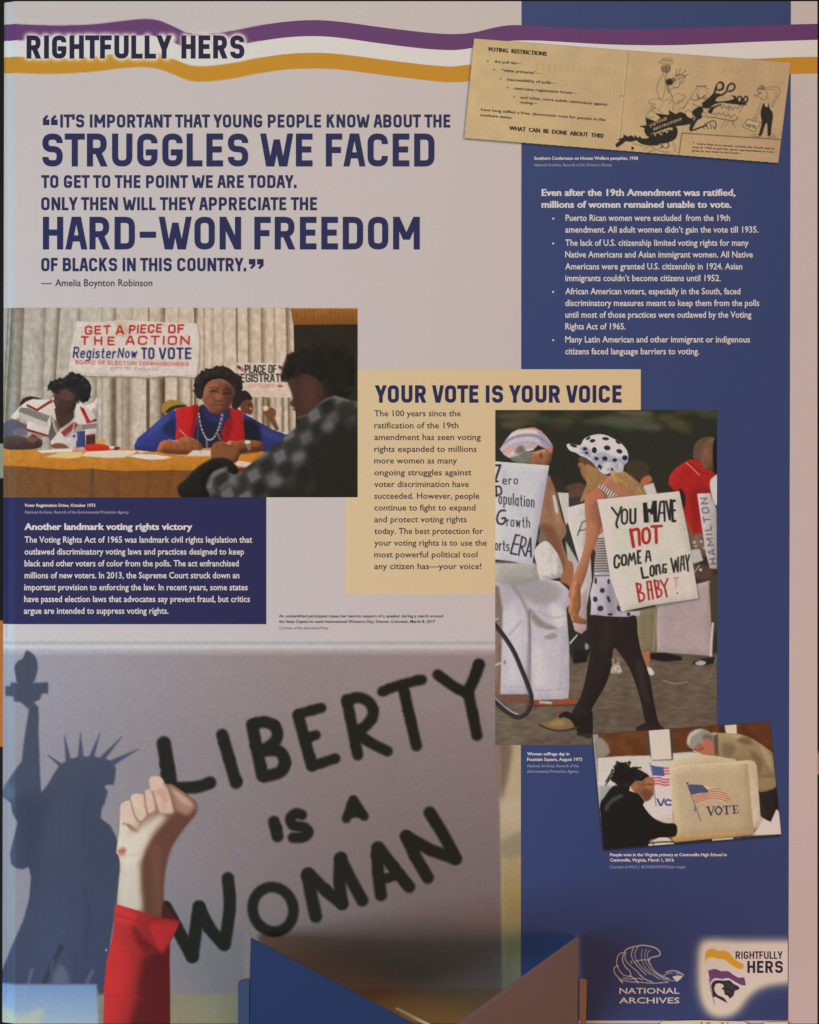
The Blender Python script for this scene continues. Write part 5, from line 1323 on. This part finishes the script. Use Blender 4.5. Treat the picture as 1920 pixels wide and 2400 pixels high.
    R.blob([(850,1590),(1000,1590),(960,1680),(905,1760),(860,1680)], (190,40,42), 8, .8); R.blob([(650,1500),(760,1530),(740,1600),(660,1580)], (204,48,46), 10, .7); R.line([(640,1540),(800,1580),(1000,1600)], 6, (150,26,30), 4, .6, sm=True)
    R.blob([(610,1720),(700,1700),(720,1900),(640,2100),(590,2100)], (198,40,40), 18, .6); R.line([(790,1690),(880,1740),(900,1760)], 14, (96,18,24), 6, .6, sm=True)
    R.line([(600,2000),(700,1990),(800,2010)], 8, (156,26,28), 6, .5, sm=True)
    R.clip()
    for x, y, c in [(1340,1208,(90,80,200)),(597,1741,(230,220,220)),(28,1905,(70,70,190))]: R.ell(x, y, 4, 5, c, 1)
    R.frame(0, 0, 1); R.noise(5, .022, 70)
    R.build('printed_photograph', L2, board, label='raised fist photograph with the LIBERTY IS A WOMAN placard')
liberty_photo()

# ------------------------------------------------------------------ printed picture: old pamphlet
def pamphlet():
    ZONE[0] = 'pamphlet'
    R = Raster(1076, 78, 1868, 396, 1.45, (60, 50, 44), 0)
    D = (1060, 0, 2.0058); M = (1480, 100, 4.539)
    R.frame(*D)
    Q = [(103,181),(826,238),(1592,292),(1533,765),(783,706),(58,648)]
    R.poly([(x-5, y+7) for x, y in Q], (36, 32, 44), blur=4.5, alpha=.6)
    R.poly(Q, (190,155,112)); R.clip(Q); R.a = np.maximum(R.a, R.clipm)
    R.c[:] = np.where(R.clipm[..., None] > 0, lg((100,400),(188,156,114),(1500,500),(174,141,106))(*R.grid()), R.c)
    R.noise(60, .03, 2); R.noise(6, .02, 3)
    for i in range(14): R.ell(400+i*28, 312+i*2.4, 9, 22, (172,140,100), 4, .55)
    for i in range(6): R.ell(1280+i*36, 330+i*2, 12, 12, (160,130,98), 5, .4)
    R.line([(828,238),(806,470),(783,706)], 2.5, (112,88,66), 1.2, .8); R.line([(822,238),(800,470),(777,706)], 5, (206,172,130), 2, .5)
    R.line([(790,450),(800,452)], 3, (90,70,56), 1); R.line([(60,648),(783,706),(1533,765)], 3, (206,172,126), 1.5, .7)
    for x, y in [(168,287),(198,328),(228,371),(260,412),(292,455)]: R.ell(x, y, 3.6, 3.6, (58,46,42), .6)
    R.line([(1066,725),(1080,626),(1545,656)], 3.2, (62,54,48), .8)
    R.frame(*M)
    K = (40, 36, 32)
    def ln(p, w=7, sm=True, a=.85): R.line(p, w*.8, K, 1.2, a, sm=sm)
    # torch, arm, crown
    ln([(292,214),(330,186),(400,190),(436,196),(420,232),(330,228),(292,214)], 6); R.clip([(292,214),(330,186),(436,190),(420,236),(330,232)]); R.ell(370,206,60,20,(150,132,86),4,.6); R.clip(Q and None)
    for a, b in [((320,190),(335,165)),((350,188),(352,160)),((378,186),(385,155)),((400,188),(420,162)),((420,192),(440,178))]: ln([a, b], 6, False)
    R.blob([(322,250),(410,245),(412,300),(380,320),(330,310)], (96,78,66), 3, .7); ln([(322,250),(326,300),(345,340),(350,370)], 6); ln([(410,250),(405,300),(372,345),(366,400)], 6); ln([(366,260),(368,330)], 8)
    ln([(330,345),(285,430),(272,500),(285,560),(300,600)], 6); ln([(358,380),(362,480),(345,560),(320,600)], 6); ln([(362,400),(400,500),(440,590)], 8); ln([(375,430),(392,540)], 6)
    R.ell(408, 418, 40, 36, K, 3); R.ell(450, 395, 24, 26, (92,82,58), 4, .8); ln([(440,470),(480,478),(505,470),(515,440),(520,400)], 6); ln([(510,440),(540,420),(552,395)], 5); ln([(480,400),(515,385)], 7); ln([(400,520),(430,490),(490,478)], 6); ln([(545,380),(560,405),(535,430)], 5)
    for a, b in [((478,340),(480,285)),((510,335),(520,270)),((540,340),(575,295)),((560,360),(610,335)),((470,360),(520,345)),((490,370),(560,372))]: ln([a, b], 7, False)
    ln([(465,350),(510,340),(560,352),(575,370)], 9)
    # draped figure
    ln([(180,640),(200,605),(240,600),(290,602),(340,620),(400,600)], 5); ln([(190,650),(250,655),(205,680),(255,690),(200,710)], 6); ln([(170,740),(160,780),(200,800),(240,795)], 5); ln([(180,745),(215,715),(240,740)], 6); ln([(245,690),(280,720),(330,750)], 5); ln([(340,640),(300,720)], 4); ln([(420,600),(450,640),(440,720)], 6); ln([(400,650),(440,610)], 5)
    ln([(440,570),(500,540),(578,570),(540,625),(470,660),(445,620)], 5, False); ln([(485,610),(500,650),(510,605),(530,635),(548,590)], 5, False)
    ln([(500,710),(560,690),(620,600),(690,490),(700,465),(790,475),(830,500)], 6, False); ln([(690,465),(800,460)], 8); ln([(540,720),(600,640)], 5); ln([(780,480),(830,560)], 4); ln([(720,490),(690,560)], 4)
    # dragon
    R.poly([(80,888),(160,878),(148,795),(260,838),(310,800),(250,750),(400,770),(398,718),(470,760),(520,735),(600,765),(640,800),(650,860),(560,880),(470,890),(400,905),(330,930),(250,960),(200,1010),(160,990),(135,940),(140,910)], K, 1.5)
    R.blob([(420,890),(480,900),(492,960),(470,1020),(400,1060),(300,1075),(230,1060),(200,1000),(280,960),(380,930)], K, 2)
    R.poly([(205,975),(240,955),(262,990),(290,945),(320,975),(345,925),(378,950),(400,905),(440,905),(430,960),(330,990),(230,1010)], (182,148,106), 2)
    R.poly([(205,980),(235,965),(255,1000),(285,955),(318,990),(345,940),(380,965),(405,920),(440,940),(430,990),(330,1020),(220,1010)], K, 2)
    R.poly([(0,985),(30,1010),(40,980),(70,1015),(90,990),(110,1020),(160,1020),(200,1000),(300,1050),(290,1095),(180,1095),(80,1075),(60,1040),(0,1055),(-60,1050),(-110,1090),(-160,1120),(-170,1080),(-120,1040),(-150,1030),(-90,1010),(-80,975),(-40,1000)], K, 1.5)
    R.poly([(-60,1090),(0,1055),(60,1050),(140,1100),(100,1130),(20,1115)], (186,152,110), 1.5); ln([(0,1055),(140,1105)], 4, False); ln([(10,1075),(120,1105)], 5, False, .7); R.poly([(0,1100),(30,1120),(20,1140),(0,1140)], K, 1)
    R.clip([(180,880),(560,790),(570,850),(220,950)]); R.clip()
    R.text('VOTING', 196, 900, 372, 26, 6.5, (190,158,118), dy=82, slant=.0); R.text('RESTRICTIONS', 238, 934, 530, 22, 6, (190,158,118), dy=112)
    R.blob([(640,745),(700,690),(760,690),(755,790),(700,830),(660,900),(640,940),(620,930),(640,860),(680,800)], K, 3); R.line([(660,800),(625,915),(660,930),(740,900),(800,880)], 16, K, 2, sm=True)
    R.blob([(575,740),(620,720),(650,760),(640,800),(600,790)], (186,152,110), 2); ln([(570,740),(610,720),(650,760),(640,820),(600,812)], 6); R.ell(770, 765, 26, 26, (178,144,104), 2); ln([(745,765),(770,740),(798,765),(775,790),(748,775)], 5)
    ln([(780,870),(820,850),(870,830),(900,860),(890,915),(870,890)], 13); ln([(800,880),(820,920)], 11); ln([(840,860),(850,915)], 11); ln([(760,890),(775,920)], 9)
    R.line([(760,650),(830,600),(880,540),(905,470),(940,425),(975,440),(970,490),(930,505)], 24, K, 2, sm=True); R.line([(910,500),(900,470),(930,430)], 14, K, 2); R.ell(935, 462, 24, 30, (170,140,98), 3)
    R.line([(960,560),(1010,520),(1030,460),(1070,435),(1100,460),(1085,500),(1040,520)], 20, K, 2, sm=True); R.ell(1066, 474, 22, 24, (170,140,98), 3)
    R.blob([(770,640),(830,580),(900,540),(960,555),(900,600),(910,625),(1000,620),(1080,600),(1050,570),(1100,565),(1130,600),(1220,650),(1200,665),(1050,650),(960,640),(880,660),(820,700),(760,690)], K, 3)
    R.blob([(905,590),(950,575),(1040,585),(1000,605),(930,610)], (156,136,96), 4); R.blob([(1040,570),(1080,575),(1090,600),(1040,590)], (176,142,104), 3)
    for x, rx in ((1150, 24), (1215, 20)): R.ell(x, 605, rx+10, 42, K, 2, rot=10); R.ell(x, 602, rx*.55, 24, (176,142,102), 2, rot=10)
    ln([(640,600),(680,615),(740,590),(800,580)], 9); ln([(700,580),(730,600),(700,550)], 9); ln([(750,585),(790,555)], 9); ln([(650,650),(720,680),(800,660)], 7); ln([(760,600),(820,610),(780,640)], 8)
    ln([(820,740),(880,690),(960,655)], 14); R.poly([(810,740),(840,690),(930,660),(960,660),(880,700),(850,760)], K, 2)
    ln([(940,665),(965,700),(985,665),(1010,700),(1040,670),(1030,720),(1060,680),(1080,715),(1100,680),(1130,710),(1150,670),(1180,680)], 7, False); ln([(1190,670),(1150,745)], 7)
    ln([(860,765),(890,750),(900,775),(930,745),(950,775),(980,745),(1000,790),(1030,760),(1050,800),(1080,775),(1110,770)], 7, False); ln([(800,790),(900,800),(1000,820),(1100,830),(1130,790)], 9)
    for p in [[(1000,830),(950,910)],[(1040,835),(1000,890)],[(1070,835),(1110,905)],[(1090,830),(1085,860)],[(1060,840),(1080,880)]]: ln(p, 5)
    # man scratching his head
    R.blob([(1350,480),(1390,450),(1420,470),(1415,500),(1360,500)], (110,98,78), 3, .85); ln([(1340,510),(1350,490),(1410,500)], 7); ln([(1345,510),(1350,560),(1380,600),(1420,610),(1440,570)], 6); R.blob([(1300,550),(1340,555),(1335,575),(1305,572)], (160,96,72), 3); R.ell(1368, 535, 14, 12, K, 3, .8); R.ell(1368, 534, 6, 5, (190,156,116), 1); ln([(1430,500),(1450,570),(1455,620)], 6); ln([(1375,585),(1400,595)], 5)
    ln([(1420,490),(1490,470),(1560,480),(1580,530),(1550,590),(1530,620),(1500,690)], 6); ln([(1450,500),(1520,500),(1540,550),(1525,595)], 5); ln([(1380,640),(1350,710),(1310,800)], 6); ln([(1400,660),(1370,730),(1330,810)], 5); ln([(1470,640),(1470,740)], 5); ln([(1510,600),(1490,680)], 5)
    R.blob([(1390,680),(1410,640),(1425,680),(1450,680),(1455,640),(1470,700),(1500,740),(1505,800),(1490,900),(1480,985),(1450,985),(1445,870),(1425,870),(1385,985),(1355,980),(1385,860),(1375,760)], K, 2)
    ln([(1280,990),(1330,975),(1370,1000),(1290,1000)], 6); ln([(1440,995),(1490,975),(1530,1000),(1460,1008)], 6)
    R.poly([(1235,815),(1375,850),(1310,950),(1185,895)], (184,150,110), 1); ln([(1235,815),(1375,850),(1310,950),(1185,895),(1235,815)], 7, False); ln([(1300,800),(1295,845)], 5); ln([(1270,820),(1310,800),(1330,830)], 5)
    R.text('VOTE', 1222, 890, 1320, 26, 7, (56,50,44), dy=-22)
    # bottom scribbles
    ln([(130,1140),(200,1100),(240,1130),(180,1165)], 5); ln([(220,1105),(300,1150),(420,1165)], 5); ln([(290,1060),(330,1110),(300,1120)], 12); ln([(340,1070),(380,1060),(400,1100),(370,1125)], 13); ln([(330,1090),(350,1120)], 10); ln([(440,1050),(470,1120),(460,1165)], 5); ln([(200,1160),(260,1140),(340,1165),(400,1180)], 5); ln([(430,1080),(480,1100)], 4); ln([(440,1110),(470,1150)], 4)
    R.clip()
    o = R.build('printed_pamphlet', L4, board, label='tilted tan pamphlet print with voting restrictions cartoon')
    PK = ink((62, 52, 46), 'pamphlet_ink'); N_ = (1080, 80, 4.107)
    sl = .085
    font_block('pamphlet_heading', [('VOTING  RESTRICTIONS', 262, 164, 826, 46), ('WHAT  CAN  BE  DONE  ABOUT  THIS?', 468, 925, 1376, 75)], N_, 40, ink((44,38,36), 'pamphlet_bold_ink'), o, L5, bold=.05, slope=-.0)
    font_block('pamphlet_text', [('the poll tax\u2014', 325, 275, 585, 20), ('\u201cwhite primaries\u201d\u2014', 392, 360, 775, 30), ('inaccessibility of polls\u2014', 448, 448, 918, 36), ('restrictive registration hours\u2014', 510, 534, 1118, 46), ('and other, more subtle restrictions against', 575, 620, 1412, 70), ('voting\u2014', 568, 668, 740, 12), ('have long stifled a free, democratic vote for people in the', 196, 738, 1395, 100), ('southern states.', 190, 790, 495, 26)], N_, 27, PK, o, L5, bold=.03)
    font_block('pamphlet_text', [('*  more than two people outside the South had to', 655, 1082, 1522, 56), ('vote in 1940 to get the same representation in Con-', 645, 1120, 1525, 54), ('gress as one voter in the South\u2014', 645, 1158, 1180, 30)], (1480, 100, 4.539), 22, PK, o, L5, bold=.03)
pamphlet()

# ------------------------------------------------------------------ printed emblems at the foot of the blue column
def logos():
    ZONE[0] = 'column'
    R = Raster(1612, 2190, 1846.5, 2391, 1.5, (53, 60, 97))
    Z = (1420, 2190, 3.8333)
    R.frame(*Z)
    glow = smooth([(860,90),(940,60),(1200,70),(1500,70),(1760,90),(1800,250),(1740,400),(1500,440),(1370,480),(1270,560),(1180,680),(1080,730),(960,720),(890,640),(850,500),(840,300)])
    R.poly(glow, (222,196,168), 46)
    R.poly(glow, (224,198,170), 26, .7)
    R.poly(smooth([(896,245),(895,180),(920,135),(965,128),(1010,148),(1060,145),(1110,165),(1150,215),(1200,250),(1236,265),(1228,312),(1170,300),(1110,260),(1060,225),(1010,220),(950,205),(915,215)]), (204,142,42), 1)
    R.poly([(918,325),(955,312),(990,310),(1040,330),(1100,328),(1150,365),(1190,388),(1245,385),(1260,460),(1215,455),(1160,425),(1100,392),(1050,402),(980,392),(950,420),(942,445)], (104,60,104), 1)
    R.line([(926,400),(950,520),(976,625)], 5, (60,44,60), 1)
    R.line([(945,440),(975,402),(1040,406),(1110,402),(1160,440),(1195,462)], 9, (236,222,204), 1, sm=True)
    R.poly(smooth([(948,450),(985,412),(1060,415),(1110,412),(1150,445),(1190,465),(1200,490),(1160,510),(1150,545),(1115,575),(1095,550),(1070,540),(1060,500),(1040,490),(1060,460),(1020,440),(990,450),(975,490),(1000,540),(1060,570),(1090,615),(1040,590),(980,560),(965,570),(955,510)]), (48,42,50), 1)
    R.blob([(985,450),(1040,445),(1060,470),(1035,480),(1025,510),(1050,540),(1020,530),(1000,500)], (210,190,166), 2)
    for p in [[(1080,440),(1150,470)],[(1090,470),(1160,500)],[(1080,500),(1130,530)]]: R.line(p, 4, (140,124,112), 1, .7)
    R.build('emblem', L2, column, label='pale glowing emblem with gold and purple flags')
    BK = ink((40, 34, 46), 'emblem_ink')
    z = lambda x, y: (x/3.8333+1420, y/3.8333+2190)
    a, b = z(1166, 152), z(1588, 220); display_text('emblem_text', 'RIGHTFULLY', a[0], a[1], b[0], b[1], 3.0, BK, column, L4)
    a, b = z(1272, 238), z(1590, 346); display_text('emblem_text', 'HERS', a[0], a[1], b[0], b[1], 5.4, BK, column, L4)
    # eagle of fine pale lines
    E_ = Raster(1434, 2208, 1612, 2310, 1.1, (53, 60, 97))
    E_.frame(*Z); c = (206, 182, 172)
    # sea-shell like sweep of feathers
    for p, w in [([(400,270),(385,240),(400,212),(440,200),(480,190),(486,160),(460,130),(420,112),(340,98),(280,105),(225,118),(180,140),(165,170)], 8), ([(165,165),(130,170),(105,205),(98,250),(105,290)], 6), ([(100,285),(76,300),(78,340),(110,385),(150,420)], 6), ([(105,275),(120,320),(160,365),(215,378)], 6), ([(160,180),(150,230),(175,290),(215,330),(225,375)], 7), ([(180,160),(175,220),(220,280),(280,330),(310,370)], 6), ([(250,120),(230,180),(250,240),(300,300),(360,360)], 6), ([(290,110),(262,170),(275,230),(320,290),(400,360)], 5), ([(395,230),(340,228),(280,238),(262,250)], 6), ([(330,130),(320,200),(345,280),(420,360),(480,400)], 4), ([(365,130),(350,190),(365,260),(430,340),(520,395)], 4), ([(400,140),(372,180),(385,240)], 4), ([(400,270),(430,320),(490,365),(560,395)], 6), ([(150,390),(220,400),(300,395),(330,410)], 6), ([(120,400),(150,435)], 8), ([(215,370),(260,400),(290,435)], 8), ([(310,365),(350,400),(420,430)], 7), ([(150,410),(220,425),(300,428),(420,438),(560,430)], 6), ([(540,340),(590,326),(650,335),(700,365)], 7), ([(520,370),(560,350),(600,348)], 5), ([(440,330),(500,380),(560,410),(640,420)], 4), ([(520,395),(580,400)], 4), ([(225,240),(235,262)], 6), ([(430,350),(470,390),(560,425)], 3)]:
        E_.line(p, w*1.15, c, 1.2, .96, sm=True)
    E_.poly([(600,378),(640,370),(694,372),(670,402),(642,424),(610,400)], (226,206,192), 1); E_.ell(650, 350, 30, 10, (170,160,170), 3, .6)
    E_.build('emblem', L2, column, label='fine pale line emblem of a bird above the archive name')
    font_block('emblem_text', [('NATIONAL', 122, 532, 662), ('ARCHIVES', 120, 618, 662)], Z, 52, ink((196,176,168), 'emblem_pale_ink'), column, L3, bold=.012)
logos()

# ------------------------------------------------------------------ folded leaflet pocket standing off the foot of the board
def pocket():
    k = [0.062, 0.075]
    ZONE[0] = 'liberty'
    blue = ink((38, 45, 76), 'pocket_blue'); mauve = ink((114, 116, 134), 'pocket_mauve'); edge = ink((140, 112, 96), 'card_edge', relief=False)
    def plate(name, pts, dep, mat, th=0.0026, label=None):
        """card cut to an outline; dep gives how far each layout column stands off the board"""
        V = [front(x, y, dep(x)) for x, y in pts]; n = len(V)
        V += [(v[0], v[1]+th, v[2]) for v in V]
        F = [tuple(range(n))[::-1], tuple(range(n, 2*n))] + [(i, (i+1) % n, n+(i+1) % n, n+i) for i in range(n)]
        o = mesh(name, V, F, mat, board)
        if label: o['label'] = label
        return o
    rnd = lambda cx, cy, r, a0, a1: [(cx+r*math.cos(math.radians(a)), cy+r*math.sin(math.radians(a))) for a in np.linspace(a0, a1, 5)]
    left = lambda x: .006+max(0, x-581)*S*1.35
    right = lambda x: .006+max(0, 1357-x)*S*1.45
    plate('pocket_flap', [(588,2198),(975,2402),(1000,2450),(581,2450)], left, blue, label='blue sloping flap of the leaflet pocket, at the left')
    plate('pocket_tab', rnd(566,2306,8,180,270)+[(584,2297),(584,2450),(558,2450)], lambda x: .004+max(0, x-556)*S*.4, blue, label='blue side tab of the leaflet pocket')
    plate('pocket_flap', [(1352,2196),(1357,2200),(1357,2450),(1030,2450),(1068,2402)], right, mauve, label='grey mauve sloping flap of the leaflet pocket, at the right')
    plate('pocket_tab', [(1359,2294)]+rnd(1368,2302,8,270,350)+[(1374,2380),(1374,2450),(1359,2450)], lambda x: .010, edge, label='pale side tab of the leaflet pocket')
pocket()

def leaflets():
    cream = ink((226, 206, 168), 'leaflet_paper', rough=.5, relief=False)
    txt = ink((196, 128, 100), 'leaflet_print', rough=.5, relief=False)
    def card(label, pts, d, th, mat):
        V = [front(x, y, d) for x, y in pts]; n = len(V); V += [(v[0], v[1]+th, v[2]) for v in V]
        F = [tuple(range(n))[::-1], tuple(range(n, 2*n))]+[(i, (i+1) % n, n+(i+1) % n, n+i) for i in range(n)]
        e = empty('leaflet', front(sum(p[0] for p in pts)/n, max(p[1] for p in pts), d))
        tag(e, label, 'leaflet')
        mesh('sheet', V, F, mat, e)
        return e
    e = card('cream leaflet leaning inside the pocket, only its slanting top edge showing', [(927,2365),(929,2361),(945,2368),(1012,2402),(1008,2406),(975,2391)], .16, .0012, cream)
    # low stack of cream cards standing in front of the board at the lower right
    e = card('cream card with reddish printed marks standing under the bird emblem', [(1548,2399),(1556,2393),(1640,2391.5),(1742,2394),(1752,2399),(1752,2440),(1548,2440)], .0026, .001, cream)
    for x, w in ((1642,5),(1656,8),(1690,6),(1704,3)):
        p = [(x,2395.5),(x+w,2395.5),(x+w,2404),(x,2404)]
        mesh('printed_mark', [front(a, b, .0029) for a, b in p], [(3,2,1,0)], txt, e)
    card('cream card at the far lower right, beside the card with reddish marks', [(1790,2400),(1796,2396),(1846,2395),(1850,2440),(1790,2440)], .0026, .001, cream)
leaflets()

def surroundings():
    # dark slit left of the board: a timber post, and a pale picture rail edge
    def post(name, x0, x1, y0, y1, d, mat, label, cat):
        s = (CAM_D+d)/CAM_D
        a = ((x0-CX)*S*s, (CY-y0)*S*s+CZ); b = ((x1-CX)*S*s, (CY-y1)*S*s+CZ)
        t = .03
        V = [(a[0],d,a[1]),(b[0],d,a[1]),(b[0],d,b[1]),(a[0],d,b[1])]; V += [(v[0],v[1]+t,v[2]) for v in V]
        o = mesh(name, V, [(0,3,2,1),(4,5,6,7),(0,1,5,4),(1,2,6,5),(2,3,7,6),(3,0,4,7)], mat)
        tag(o, label, cat)
    post('timber_post', -60, 14, 1455, 1750, .20, ink((214,112,44), 'orange_timber', relief=False), 'orange timber post showing past the left edge of the board', 'post')
    post('pale_panel', -60, 14, 1040, 1120, .25, ink((170,150,128), 'pale_panel_paint', relief=False), 'pale panel showing as a thin strip left of the board', 'panel')
    post('bright_panel', 1908, 1980, 1765, 1815, .22, ink((226,206,180), 'bright_panel_paint', relief=False), 'small bright panel peeping past the right edge of the board', 'panel')
surroundings()
